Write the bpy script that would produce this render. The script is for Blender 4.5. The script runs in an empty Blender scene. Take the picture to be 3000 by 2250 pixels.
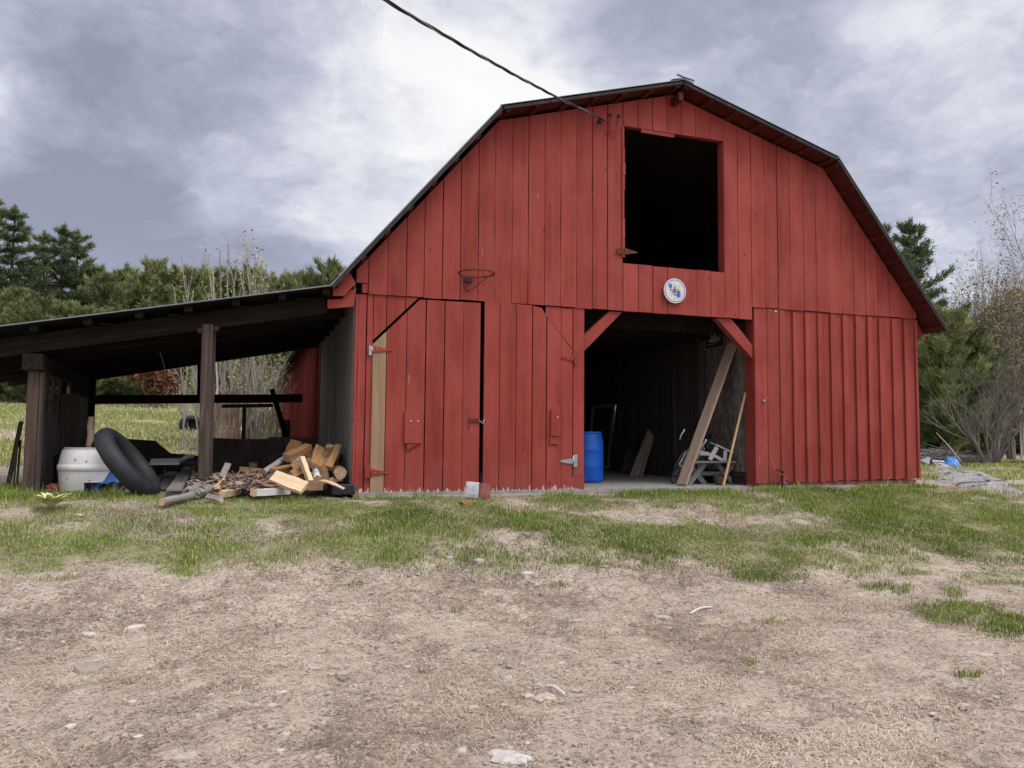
import bpy, math, random
import numpy as np
from mathutils import Vector, Matrix
PI = math.pi
rnd = random.Random(7)
S = bpy.context.scene
COL = S.collection
# ------------------------------------------------------------------ camera
YAW, PITCH, ROLL, FPX = math.radians(19.0), math.radians(3.724), math.radians(.514), 2270.
cy, sy = math.cos(YAW), math.sin(YAW)
cF = np.array([sy*math.cos(PITCH), cy*math.cos(PITCH), math.sin(PITCH)])
cR = np.array([cy, -sy, 0.]); cU = np.cross(cR, cF)
cR, cU = cR*math.cos(ROLL)+cU*math.sin(ROLL), -cR*math.sin(ROLL)+cU*math.cos(ROLL)
CAM = np.array([0., -11., .83])
def ray(u, v): return cR*(u-1500)/FPX - cU*(v-1125)/FPX + cF
def W(u, v, y=0.):                     # point of the photograph on the upright plane at depth y
    d = ray(u, v); return CAM + d*((y+11)/d[1])
def XP(u, v, x):
    d = ray(u, v); return CAM + d*(x/d[0])
def proj(x, y, z):
    dx, dy, dz = x-CAM[0], y-CAM[1], z-CAM[2]
    w = dx*cF[0]+dy*cF[1]+dz*cF[2]
    w = np.where(np.abs(w) < .05, .05, w)
    return 1500+FPX*(dx*cR[0]+dy*cR[1]+dz*cR[2])/w, 1125-FPX*(dx*cU[0]+dy*cU[1]+dz*cU[2])/w, w
cam = bpy.data.objects.new('camera', bpy.data.cameras.new('camera')); COL.objects.link(cam)
M = Matrix(((cR[0], cU[0], -cF[0], CAM[0]), (cR[1], cU[1], -cF[1], CAM[1]), (cR[2], cU[2], -cF[2], CAM[2]), (0, 0, 0, 1)))
cam.matrix_world = M
cam.data.sensor_width = 36; cam.data.lens = FPX/3000*36; cam.data.clip_start = .05; cam.data.clip_end = 3000
S.camera = cam
S.view_settings.view_transform = 'Standard'; S.view_settings.look = 'None'
S.view_settings.exposure = 0.0; S.view_settings.gamma = 1
# ------------------------------------------------------------------ noise
def _h(ix, iy, s):
    n = (ix.astype(np.int64)*374761393 + iy.astype(np.int64)*668265263 + s*1442695041) & 0x7fffffff
    n = ((n ^ (n >> 13))*1274126177) & 0x7fffffff
    return ((n ^ (n >> 16)) & 0xffff)/65535.
def vnoise(x, y, s=0):
    x = np.asarray(x, float); y = np.asarray(y, float)
    ix, iy = np.floor(x), np.floor(y); fx, fy = x-ix, y-iy
    fx = fx*fx*(3-2*fx); fy = fy*fy*(3-2*fy)
    a, b, c, d = _h(ix, iy, s), _h(ix+1, iy, s), _h(ix, iy+1, s), _h(ix+1, iy+1, s)
    return (a*(1-fx)+b*fx)*(1-fy)+(c*(1-fx)+d*fx)*fy
def fbm(x, y, s=0, o=4):
    r = 0; a = .5
    for i in range(o):
        r = r+a*vnoise(x*2**i+17*i, y*2**i-9*i, s+i); a *= .5
    return r/(1-.5**o)
def ss(a, b, x):
    t = np.clip((np.asarray(x, float)-a)/(b-a), 0, 1); return t*t*(3-2*t)
def terrain(x, y):
    x = np.asarray(x, float); y = np.asarray(y, float)
    z = -0.06 - 0.70*ss(-0.6, -5.4, y)
    z = z + .077*np.minimum(np.maximum(0, y-5.), 38+.25*np.maximum(y-43, 0))*(1-ss(1.6, 6, x))
    z = z + .10*ss(1.2, -1.2, x)*ss(-2.2, -.6, y)
    z = z - .10*ss(12.5, 16, x)*ss(-2, 5, y) + .012*np.maximum(0, y-14)*ss(10, 14, x)
    far = ss(18, 40, np.hypot(x-4, y+3))
    z = z + (fbm(x*.45, y*.45, 3)-.5)*.10*(1-.6*ss(-1.5, 0, y)*(1-ss(5, 7, y))*(1-ss(12, 13, x))) + far*(fbm(x*.05, y*.05, 5)-.5)*1.2
    inb = ss(1.2, 1.7, x)*(1-ss(11.3, 11.9, x))*ss(.0, .25, y)*(1-ss(24.4, 24.9, y))
    z = z*(1-inb) - .35*inb
    return z
def tz(x, y): return float(terrain(np.array([x]), np.array([y]))[0])
def gp(u, v, tmax=120):               # where a sight line meets the ground
    d = ray(u, v); t = np.linspace(1, tmax, 6000)
    P = CAM[None]+d[None]*t[:, None]
    c = P[:, 2]-terrain(P[:, 0], P[:, 1]); k = np.argmax(c < 0)
    if c[k] >= 0: k = int(np.argmin(np.where(t < 60, c, 9e9))); P[k, 2] -= c[k]
    return P[k]
# ------------------------------------------------------------------ materials
def nodes(name):
    m = bpy.data.materials.new(name); m.use_nodes = True
    nt = m.node_tree; b = nt.nodes['Principled BSDF']
    return m, nt, b
class NT:
    def __init__(s, nt): s.nt = nt
    def n(s, t, **k):
        x = s.nt.nodes.new(t)
        for a, v in k.items(): setattr(x, a, v)
        return x
    def l(s, a, b): s.nt.links.new(a, b)
    def noise(s, vec, scale, detail=4, rough=.6, dist=0.):
        x = s.n('ShaderNodeTexNoise'); x.inputs['Scale'].default_value = scale; x.inputs['Detail'].default_value = detail
        x.inputs['Roughness'].default_value = rough; x.inputs['Distortion'].default_value = dist
        if vec is not None: s.l(vec, x.inputs['Vector'])
        return x.outputs['Fac']
    def coord(s, scale=(1, 1, 1), kind='Object'):
        t = s.n('ShaderNodeTexCoord'); m = s.n('ShaderNodeMapping'); m.inputs['Scale'].default_value = scale
        s.l(t.outputs[kind], m.inputs['Vector']); return m.outputs['Vector']
    def ramp(s, fac, *stops):
        r = s.n('ShaderNodeValToRGB'); e = r.color_ramp.elements
        while len(e) < len(stops): e.new(.5)
        for i, (p, c) in enumerate(stops):
            e[i].position = p; e[i].color = (*c, 1) if len(c) == 3 else c
        s.l(fac, r.inputs['Fac']); return r.outputs['Color']
    def mix(s, fac, a, b, mode='MIX'):
        x = s.n('ShaderNodeMix', data_type='RGBA', blend_type=mode)
        for i, v in ((0, fac), (6, a), (7, b)):
            if hasattr(v, 'is_linked') or hasattr(v, 'links'): s.l(v, x.inputs[i])
            elif i == 0: x.inputs[0].default_value = v
            else: x.inputs[i].default_value = (*v, 1)
        return x.outputs[2]
    def math(s, op, a, b=None, c=None, clamp=False):
        x = s.n('ShaderNodeMath', operation=op, use_clamp=clamp)
        for i, v in enumerate((a, b, c)):
            if v is None: continue
            if hasattr(v, 'links'): s.l(v, x.inputs[i])
            else: x.inputs[i].default_value = v
        return x.outputs[0]
    def mr(s, v, a, b, c=0., d=1., smooth=True):
        x = s.n('ShaderNodeMapRange', interpolation_type='SMOOTHSTEP' if smooth else 'LINEAR')
        s.l(v, x.inputs[0])
        for i, q in enumerate((a, b, c, d)): x.inputs[i+1].default_value = q
        return x.outputs[0]
    def attr(s, name='tone'):
        a = s.n('ShaderNodeAttribute', attribute_name=name); return a.outputs['Fac']
    def bump(s, h, b, dist=.01, strength=1.):
        x = s.n('ShaderNodeBump'); x.inputs['Distance'].default_value = dist; x.inputs['Strength'].default_value = strength
        s.l(h, x.inputs['Height']); s.l(x.outputs[0], b.inputs['Normal'])
def hs(T, col, fac):                   # multiply a colour by a scalar output
    v = T.n('ShaderNodeVectorMath', operation='SCALE'); T.l(col, v.inputs[0]); T.l(fac, v.inputs['Scale']); return v.outputs[0]
MATS = {}
def wood(name, c1, c2, c3=None, rough=.85, grain=(22, 22, 1.2), bump=.003, tone=.35, spec=.2, knots=True, big=.3):
    m, nt, b = nodes(name); T = NT(nt)
    vec = T.coord(grain)
    oi = T.n('ShaderNodeObjectInfo')
    off = T.n('ShaderNodeVectorMath', operation='ADD'); T.l(vec, off.inputs[0])
    cm = T.n('ShaderNodeCombineXYZ'); T.l(T.math('MULTIPLY', oi.outputs['Random'], 37.), cm.inputs[0]); T.l(T.math('MULTIPLY', T.attr(), 91.), cm.inputs[1])
    T.l(cm.outputs[0], off.inputs[1]); vec = off.outputs[0]
    n1 = T.noise(vec, 1., 6, .65, .6); n2 = T.noise(T.coord((1, 1, .5)), 2.2, 4, .6)
    col = T.ramp(n1, (.25, c1), (.52, c2), (.8, c3 or c2))
    col = T.mix(T.mr(n2, .35, .7, 0, big), col, T.ramp(n1, (.2, c1), (.9, c1)))
    if knots:
        vo = T.n('ShaderNodeTexVoronoi'); vo.inputs['Scale'].default_value = 1.; T.l(T.coord((6, 6, 2.2)), vo.inputs['Vector'])
        col = T.mix(T.mr(vo.outputs['Distance'], .05, .14, .75, 0.), col, tuple(q*.35 for q in c1))
    t = T.math('MULTIPLY_ADD', T.attr(), tone, 1-tone*.5)
    col = hs(T, col, t)
    T.l(col, b.inputs['Base Color']); b.inputs['Roughness'].default_value = rough; b.inputs['Specular IOR Level'].default_value = spec
    T.bump(n1, b, bump); MATS[name] = m; return m
def simple(name, c, rough=.6, var=.25, scale=6., spec=.3, metal=0., bump=0., tone=0., c2=None, det=5):
    m, nt, b = nodes(name); T = NT(nt)
    n = T.noise(T.coord(), scale, det, .65)
    c2 = c2 or tuple(q*(1-var) for q in c)
    col = T.ramp(n, (.3, c2), (.7, c))
    if tone: col = hs(T, col, T.math('MULTIPLY_ADD', T.attr(), tone, 1-tone*.5))
    T.l(col, b.inputs['Base Color']); b.inputs['Roughness'].default_value = rough
    b.inputs['Specular IOR Level'].default_value = spec; b.inputs['Metallic'].default_value = metal
    if bump: T.bump(n, b, bump)
    MATS[name] = m; return m
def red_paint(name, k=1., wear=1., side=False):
    m, nt, b = nodes(name); T = NT(nt)
    tone = T.attr()
    vec = T.coord((9, 9, .55))
    add = T.n('ShaderNodeVectorMath', operation='ADD'); T.l(vec, add.inputs[0])
    cm = T.n('ShaderNodeCombineXYZ'); T.l(T.math('MULTIPLY', tone, 73.), cm.inputs[0]); T.l(cm.outputs[0], add.inputs[1]); vec = add.outputs[0]
    n1 = T.noise(vec, 1., 7, .6, .4)                     # streaks along the boards
    n2 = T.noise(T.coord((1, 1, .6)), 1.7, 4, .6)        # broad fading
    n3 = T.noise(T.coord((70, 70, 5)), 1., 3, .6)        # fine grain
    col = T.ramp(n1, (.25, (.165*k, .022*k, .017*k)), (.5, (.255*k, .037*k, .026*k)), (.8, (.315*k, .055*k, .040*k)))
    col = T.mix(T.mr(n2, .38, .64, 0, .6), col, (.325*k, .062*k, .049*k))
    vo = T.n('ShaderNodeTexVoronoi'); vo.inputs['Scale'].default_value = 1.; T.l(T.coord((3.4, 3.4, 1.9)), vo.inputs['Vector'])
    col = T.mix(T.mr(vo.outputs['Distance'], .03, .085, .8, 0.), col, (.09*k, .014*k, .014*k))   # knots
    st = T.noise(T.coord((30, 30, 1.1)), 1., 4, .7)
    col = T.mix(T.mr(st, .64, .72, 0, .4), col, (.19*k, .026*k, .026*k))
    g0 = T.n('ShaderNodeNewGeometry'); s0 = T.n('ShaderNodeSeparateXYZ'); T.l(g0.outputs['Position'], s0.inputs[0])
    mud = T.math('MULTIPLY', T.mr(s0.outputs['Z'], .0, .55, 1., 0.), T.mr(T.noise(T.coord((7, 7, 1.6)), 1., 5, .65), .42, .66, 0, .62))
    col = T.mix(mud, col, (.17*k, .062*k, .046*k))
    ws = T.noise(T.coord((13, 13, .35)), 1., 5, .7, .3)
    col = T.mix(T.mr(ws, .56, .70, 0, .32), col, (.215*k, .036*k, .034*k))
    if wear:
        w = T.noise(T.coord((60, 60, 3.2)), 1., 2, .5); big = T.noise(T.coord(), 1.3, 2, .5)
        thr = T.math('MULTIPLY_ADD', big, -.13, .835)
        col = T.mix(T.math('MULTIPLY', T.math('GREATER_THAN', w, thr), .7*wear), col, (.52, .36, .32))
        g = T.n('ShaderNodeNewGeometry'); sx = T.n('ShaderNodeSeparateXYZ'); T.l(g.outputs['Position'], sx.inputs[0])
        low = T.mr(sx.outputs['Z'], -.02, .16, .42, 0., False)
        pe = T.noise(T.coord((22, 22, 6)), 1., 4, .6)
        col = T.mix(T.math('GREATER_THAN', T.math('ADD', pe, low), .86), col, (.46, .38, .30))
    col = hs(T, col, T.math('MULTIPLY_ADD', tone, .16, .92))
    T.l(col, b.inputs['Base Color']); b.inputs['Roughness'].default_value = .72; b.inputs['Specular IOR Level'].default_value = .25
    T.bump(T.math('ADD', n3, T.math('MULTIPLY', n1, .8)), b, .0022)
    MATS[name] = m; return m
red_paint('red_paint'); red_paint('red_paint_worn', 1., 1.6); red_paint('red_paint_plain', .95, 0)
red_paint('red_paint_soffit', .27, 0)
wood('grey_wood', (.10, .092, .086), (.20, .188, .178), (.30, .285, .27))
wood('side_grey', (.10, .090, .082), (.20, .185, .17), (.32, .30, .28))
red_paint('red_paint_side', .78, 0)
wood('stump_wood', (.05, .032, .024), (.20, .145, .10), (.38, .31, .235), grain=(12, 12, 1.5))
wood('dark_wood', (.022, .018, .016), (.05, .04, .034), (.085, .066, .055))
wood('blackish_wood', (.008, .0065, .0055), (.018, .014, .0115), (.042, .032, .025), spec=.05)  # darkest timber tone; also colours the added shade sheet under the shed roof
wood('back_ply', (.06, .042, .033), (.13, .092, .074), (.22, .165, .135), grain=(5, 5, 3), knots=False)
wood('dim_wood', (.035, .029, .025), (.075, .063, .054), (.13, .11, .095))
wood('post_wood', (.030, .019, .014), (.085, .056, .042), (.17, .145, .12))
wood('tan_board', (.23, .14, .08), (.33, .215, .13), (.38, .26, .165), grain=(16, 16, .8), big=.4)
wood('brown_plank', (.20, .135, .097), (.33, .23, .165), (.42, .31, .235))
wood('yellow_stick', (.42, .27, .12), (.58, .39, .19), (.62, .45, .25))
wood('split_wood', (.17, .085, .036), (.32, .175, .075), (.44, .26, .12), grain=(30, 30, 2.2), tone=.5, bump=.006)
wood('pale_wood', (.50, .34, .20), (.66, .48, .30), (.74, .60, .43), grain=(26, 26, 1.6), tone=.3, bump=.005)
wood('bark', (.05, .04, .035), (.12, .10, .085), (.24, .20, .17), grain=(24, 24, 5), tone=.5, bump=.012)
wood('grey_bark', (.16, .145, .13), (.29, .27, .25), (.42, .40, .38), grain=(20, 20, 2), tone=.4, bump=.006)
wood('birch_bark', (.06, .055, .05), (.62, .60, .57), (.72, .70, .67), grain=(6, 6, 26), tone=.2, bump=.003, knots=False, big=0.)
wood('end_grain', (.22, .13, .075), (.38, .25, .15), (.50, .36, .24), grain=(20, 20, 20), tone=.4)
wood('plywood', (.045, .034, .028), (.10, .078, .066), (.21, .175, .155), grain=(3.0, 5, 2.4), knots=False)
wood('old_plank', (.15, .13, .12), (.25, .22, .20), (.34, .31, .285), grain=(24, 24, 1.5), tone=.6)
wood('white_board', (.42, .40, .38), (.6, .58, .56), (.68, .67, .65))
wood('twig_bark', (.10, .085, .073), (.19, .165, .145), (.28, .25, .22), tone=.6, bump=0, knots=False)
wood('pale_twig', (.24, .205, .175), (.40, .35, .305), (.52, .47, .42), tone=.6, bump=0, knots=False)
wood('dark_trunk', (.018, .015, .013), (.04, .034, .03), (.07, .06, .052), tone=.5, bump=0)
wood('chip_board', (.045, .036, .03), (.15, .125, .108), (.40, .35, .31), grain=(15, 15, 5), knots=False)
simple('concrete', (.36, .33, .30), .9, .4, 9, .2, bump=.004, c2=(.20, .18, .16))
simple('block_red', (.33, .115, .095), .85, .4, 9, .2, bump=.006, c2=(.20, .07, .06))
simple('block_white', (.56, .55, .54), .85, .3, 16, .2, bump=.004, c2=(.38, .37, .36))
simple('brick_red', (.42, .17, .13), .85, .4, 14, .2, bump=.004)
simple('galvanised', (.48, .50, .52), .42, .35, 14, .5, .85)
simple('roof_metal', (.24, .26, .27), .5, .3, 5, .5, .7)
simple('rusty_iron', (.15, .05, .032), .75, .5, 22, .3, .3)
simple('dark_iron', (.035, .022, .022), .6, .4, 20, .4, .5)
simple('blue_plastic', (.005, .13, .60), .45, .3, 5, .4)
simple('white_plastic', (.80, .79, .77), .5, .22, 4, .4, c2=(.60, .56, .49), det=8)
simple('grey_plastic', (.36, .37, .37), .5, .2, 4, .4)
simple('black_rubber', (.030, .031, .034), .6, .4, 6, .35, c2=(.014, .014, .016), det=8)
simple('black_plastic', (.014, .014, .018), .35, .3, 5, .5)
simple('blue_tarp', (.012, .10, .36), .45, .35, 8, .5, bump=.006)
simple('cable_black', (.03, .03, .03), .6, .3, 10, .3)
simple('cable_alu', (.30, .30, .30), .5, .3, 10, .5, .6)
simple('white_paint', (.66, .65, .63), .6, .35, 30, .3, c2=(.44, .42, .40))
simple('blue_tape', (.008, .03, .22), .5, .2, 8, .4)
simple('brown_sign', (.035, .018, .015), .6, .2, 8, .3)
simple('sign_pale', (.30, .27, .22), .6, .2, 8, .3)
simple('rock', (.46, .44, .43), .9, .4, 3.5, .2, bump=.12, c2=(.26, .245, .235), det=9)
simple('pale_stone', (.58, .54, .49), .9, .3, 14, .2, bump=.006, tone=.3, c2=(.40, .35, .31))
simple('pink_stone', (.56, .44, .37), .9, .3, 14, .2, bump=.006, c2=(.42, .30, .25))
simple('gravel', (.47, .40, .33), .9, .3, 30, .2, tone=.7)
simple('leaf_bud', (.38, .38, .11), .7, .3, 3, .2, tone=.8, c2=(.26, .25, .08))
simple('tan_bud', (.42, .35, .20), .7, .3, 3, .2, tone=.8, c2=(.25, .20, .12))
simple('dead_leaf', (.17, .075, .04), .8, .3, 3, .2, tone=.8)
simple('mullein_leaf', (.46, .50, .24), .8, .3, 8, .2, tone=.4, c2=(.54, .53, .22))
simple('paper_white', (.62, .62, .63), .6, .35, 6, .3)
simple('sky_blue', (.06, .26, .60), .5, .2, 6, .4)
simple('interior_dark', (.045, .038, .034), .9, .4, 5, .1)
simple('cord_red', (.42, .14, .10), .6, .2, 8, .3)
simple('plate_blue', (.06, .13, .42), .5, .3, 20, .4)
simple('plate_yellow', (.68, .60, .30), .5, .2, 20, .4)
simple('plate_white', (.66, .66, .67), .45, .2, 18, .4)
def bedrock():
    m, nt, b = nodes('rock'); T = NT(nt); P = T.coord()
    n = T.noise(P, 2.2, 9, .68, .4); f = T.noise(P, 14, 6, .7); st = T.noise(T.coord((1.5, 4, 14)), 1., 6, .65, .5)
    col = T.ramp(n, (.28, (.20, .19, .185)), (.5, (.38, .365, .355)), (.75, (.54, .525, .51)))
    col = T.mix(T.mr(f, .55, .72, 0, .5), col, (.17, .16, .155)); col = T.mix(T.mr(st, .58, .68, 0, .5), col, (.24, .225, .21))
    wv = T.n('ShaderNodeVectorMath', operation='MULTIPLY_ADD'); nn = T.n('ShaderNodeTexNoise'); nn.inputs['Scale'].default_value = 1.4; T.l(P, nn.inputs['Vector']); T.l(nn.outputs['Color'], wv.inputs[0]); wv.inputs[1].default_value = (1.2, 1.2, 1.2); T.l(P, wv.inputs[2])
    vo = T.n('ShaderNodeTexVoronoi', feature='DISTANCE_TO_EDGE'); vo.inputs['Scale'].default_value = .55; T.l(wv.outputs[0], vo.inputs['Vector'])
    cr = T.mr(vo.outputs['Distance'], .0, .035, 1., 0.); col = T.mix(T.math('MULTIPLY', cr, .85), col, (.05, .045, .04))
    T.l(col, b.inputs['Base Color']); b.inputs['Roughness'].default_value = .95; b.inputs['Specular IOR Level'].default_value = .15
    T.bump(T.math('SUBTRACT', T.math('ADD', n, T.math('MULTIPLY', st, .7)), cr), b, .14, 1.); MATS['rock'] = m
bedrock()
def foliage(name, a, b_, c):
    m, nt, b = nodes(name); T = NT(nt)
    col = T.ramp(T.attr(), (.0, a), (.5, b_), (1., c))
    n = T.noise(T.coord(), .6, 3, .6)
    col = T.mix(T.mr(n, .35, .7, 0, .35), col, a)
    T.l(col, b.inputs['Base Color']); b.inputs['Roughness'].default_value = .75; b.inputs['Specular IOR Level'].default_value = .15
    MATS[name] = m
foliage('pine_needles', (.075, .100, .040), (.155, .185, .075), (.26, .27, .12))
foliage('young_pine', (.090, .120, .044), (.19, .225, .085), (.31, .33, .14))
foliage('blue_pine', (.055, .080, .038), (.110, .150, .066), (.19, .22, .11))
foliage('grass_blade', (.085, .135, .022), (.23, .29, .055), (.52, .50, .19))
foliage('straw', (.18, .13, .095), (.46, .355, .265), (.72, .595, .46))
foliage('field_straw', (.27, .25, .12), (.48, .43, .25), (.62, .56, .38))
# ------------------------------------------------------------------ mesh collector
class MB:
    def __init__(s): s.v = []; s.f = []; s.t = []; s.m = []; s.sm = []
    def add(s, vs, fs, tone=.5, mat=0, smooth=False):
        k = len(s.v); s.v += [tuple(map(float, q)) for q in vs]; s.t += [tone]*len(vs)
        for f in fs: s.f.append(tuple(k+i for i in f)); s.m.append(mat); s.sm.append(smooth)
    def box(s, x0, x1, y0, y1, z0, z1, tone=.5, mat=0):
        s.add([(x0, y0, z0), (x1, y0, z0), (x1, y1, z0), (x0, y1, z0), (x0, y0, z1), (x1, y0, z1), (x1, y1, z1), (x0, y1, z1)],
              [(0, 3, 2, 1), (4, 5, 6, 7), (0, 1, 5, 4), (1, 2, 6, 5), (2, 3, 7, 6), (3, 0, 4, 7)], tone, mat)
    def bar(s, a, b, w, h, up=(0, 0, 1), tone=.5, mat=0, mat_end=None, taper=1.):     # a beam from a to b, w across, h along up
        a, b = Vector(a), Vector(b); d = (b-a).normalized(); u = Vector(up); x = d.cross(u)
        if x.length < 1e-4: x = d.cross(Vector((1, 0, 0)))
        x.normalize(); u = x.cross(d).normalized()
        vs = []
        for p, k in ((a, 1.), (b, taper)):
            for sx, su in ((-1, -1), (1, -1), (1, 1), (-1, 1)): vs.append(p+x*(sx*w/2*k)+u*(su*h/2*k))
        e = mat if mat_end is None else mat_end
        s.add(vs, [(0, 1, 5, 4), (1, 2, 6, 5), (2, 3, 7, 6), (3, 0, 4, 7)], tone, mat)
        k = len(s.v)-8
        for f in ((3, 2, 1, 0), (4, 5, 6, 7)): s.f.append(tuple(k+i for i in f)); s.m.append(e); s.sm.append(False)
    def prism(s, poly, y0, y1, tone=.5, mat=0):       # polygon of (x, z) extruded in y
        n = len(poly)
        vs = [(x, y0, z) for x, z in poly]+[(x, y1, z) for x, z in poly]
        ar = sum(poly[i][0]*poly[(i+1) % n][1]-poly[(i+1) % n][0]*poly[i][1] for i in range(n))
        fr = tuple(range(n)); bk = tuple(range(2*n-1, n-1, -1))
        sd = [((i+1) % n, i, n+i, n+(i+1) % n) for i in range(n)]
        if ar < 0: fr = fr[::-1]; bk = bk[::-1]; sd = [q[::-1] for q in sd]
        s.add(vs, [fr, bk]+sd, tone, mat)
    def tube(s, pts, rad, n=6, tone=.5, mat=0, cap=True, smooth=True, mat_end=None):
        pts = [Vector(p) for p in pts]; k = len(pts)
        if not hasattr(rad, '__len__'): rad = [rad]*k
        vs = []; ref = Vector((.13, .31, .94))
        for i in range(k):
            d = (pts[min(i+1, k-1)]-pts[max(i-1, 0)])
            d = d.normalized() if d.length > 1e-9 else Vector((0, 0, 1))
            x = d.cross(ref)
            if x.length < .08: x = d.cross(Vector((1, 0, 0)))
            x.normalize(); y = d.cross(x)
            for j in range(n):
                a = 2*PI*j/n; vs.append(pts[i]+(x*math.cos(a)+y*math.sin(a))*rad[i])
        fs = [(i*n+j, i*n+(j+1) % n, (i+1)*n+(j+1) % n, (i+1)*n+j) for i in range(k-1) for j in range(n)]
        s.add(vs, fs, tone, mat, smooth)
        if cap:
            b0 = len(s.v)-k*n; e = mat if mat_end is None else mat_end
            for f in (tuple(b0+j for j in range(n-1, -1, -1)), tuple(b0+(k-1)*n+j for j in range(n))):
                s.f.append(f); s.m.append(e); s.sm.append(False)
    def lathe(s, prof, c=(0, 0, 0), n=32, tone=.5, mat=0, arc=(0, 2*PI), smooth=True, sx=1., sy=1.):
        full = abs(arc[1]-arc[0]-2*PI) < 1e-6; m = n if full else n+1; k = len(prof)
        vs = []
        for r, z in prof:
            for j in range(m):
                a = arc[0]+(arc[1]-arc[0])*j/n; vs.append((c[0]+r*sx*math.cos(a), c[1]+r*sy*math.sin(a), c[2]+z))
        fs = []
        for i in range(k-1):
            for j in range(n):
                j2 = (j+1) % m; fs.append((i*m+j, i*m+j2, (i+1)*m+j2, (i+1)*m+j))
        s.add(vs, fs, tone, mat, smooth)
    def build(s, name, mats, parent=None, org=None, bevel=0.):
        me = bpy.data.meshes.new(name)
        o0 = np.array(org if org is not None else (ORG.get(parent.name, (0, 0, 0)) if parent else (0, 0, 0)), float)
        v = np.array(s.v, float).reshape(-1, 3)-o0
        me.from_pydata(v.tolist(), [], s.f)
        for q in (mats if isinstance(mats, (list, tuple)) else [mats]): me.materials.append(MATS[q])
        me.polygons.foreach_set('material_index', s.m); me.polygons.foreach_set('use_smooth', s.sm)
        a = me.attributes.new('tone', 'FLOAT', 'POINT'); a.data.foreach_set('value', s.t)
        me.update()
        o = bpy.data.objects.new(name, me); COL.objects.link(o)
        if parent: o.parent = parent; ORG[o.name] = tuple(o0)
        elif org is not None: o.location = org; ORG[o.name] = tuple(o0)
        if bevel:
            b = o.modifiers.new('bevel', 'BEVEL'); b.width = bevel; b.segments = 2; b.limit_method = 'ANGLE'
        return o
ORG = {}
def tag(o, label=None, cat=None, group=None, kind=None):
    if label: o['label'] = label
    if cat: o['category'] = cat
    if group: o['group'] = group
    if kind: o['kind'] = kind
    return o
def thing(name, label, cat, loc=(0, 0, 0), group=None):
    o = bpy.data.objects.new(name, None); COL.objects.link(o); o.location = tuple(map(float, loc)); o.empty_display_size = .1
    ORG[o.name] = tuple(map(float, loc)); return tag(o, label, cat, group)
def raw(name, V, Fq, mat, tone=None, n=None):      # big meshes straight from numpy: Fq is (k, sides)
    me = bpy.data.meshes.new(name); k, sd = Fq.shape
    me.vertices.add(len(V)); me.vertices.foreach_set('co', V.astype(np.float32).ravel())
    me.loops.add(k*sd); me.loops.foreach_set('vertex_index', Fq.astype(np.int32).ravel())
    me.polygons.add(k); me.polygons.foreach_set('loop_start', np.arange(0, k*sd, sd, dtype=np.int32))
    me.update(calc_edges=True); me.materials.append(MATS[mat])
    if tone is not None:
        a = me.attributes.new('tone', 'FLOAT', 'POINT'); a.data.foreach_set('value', np.asarray(tone, np.float32))
    o = bpy.data.objects.new(name, me); COL.objects.link(o); return o
def R_(a=.5): return rnd.random()*2*a-a
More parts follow.
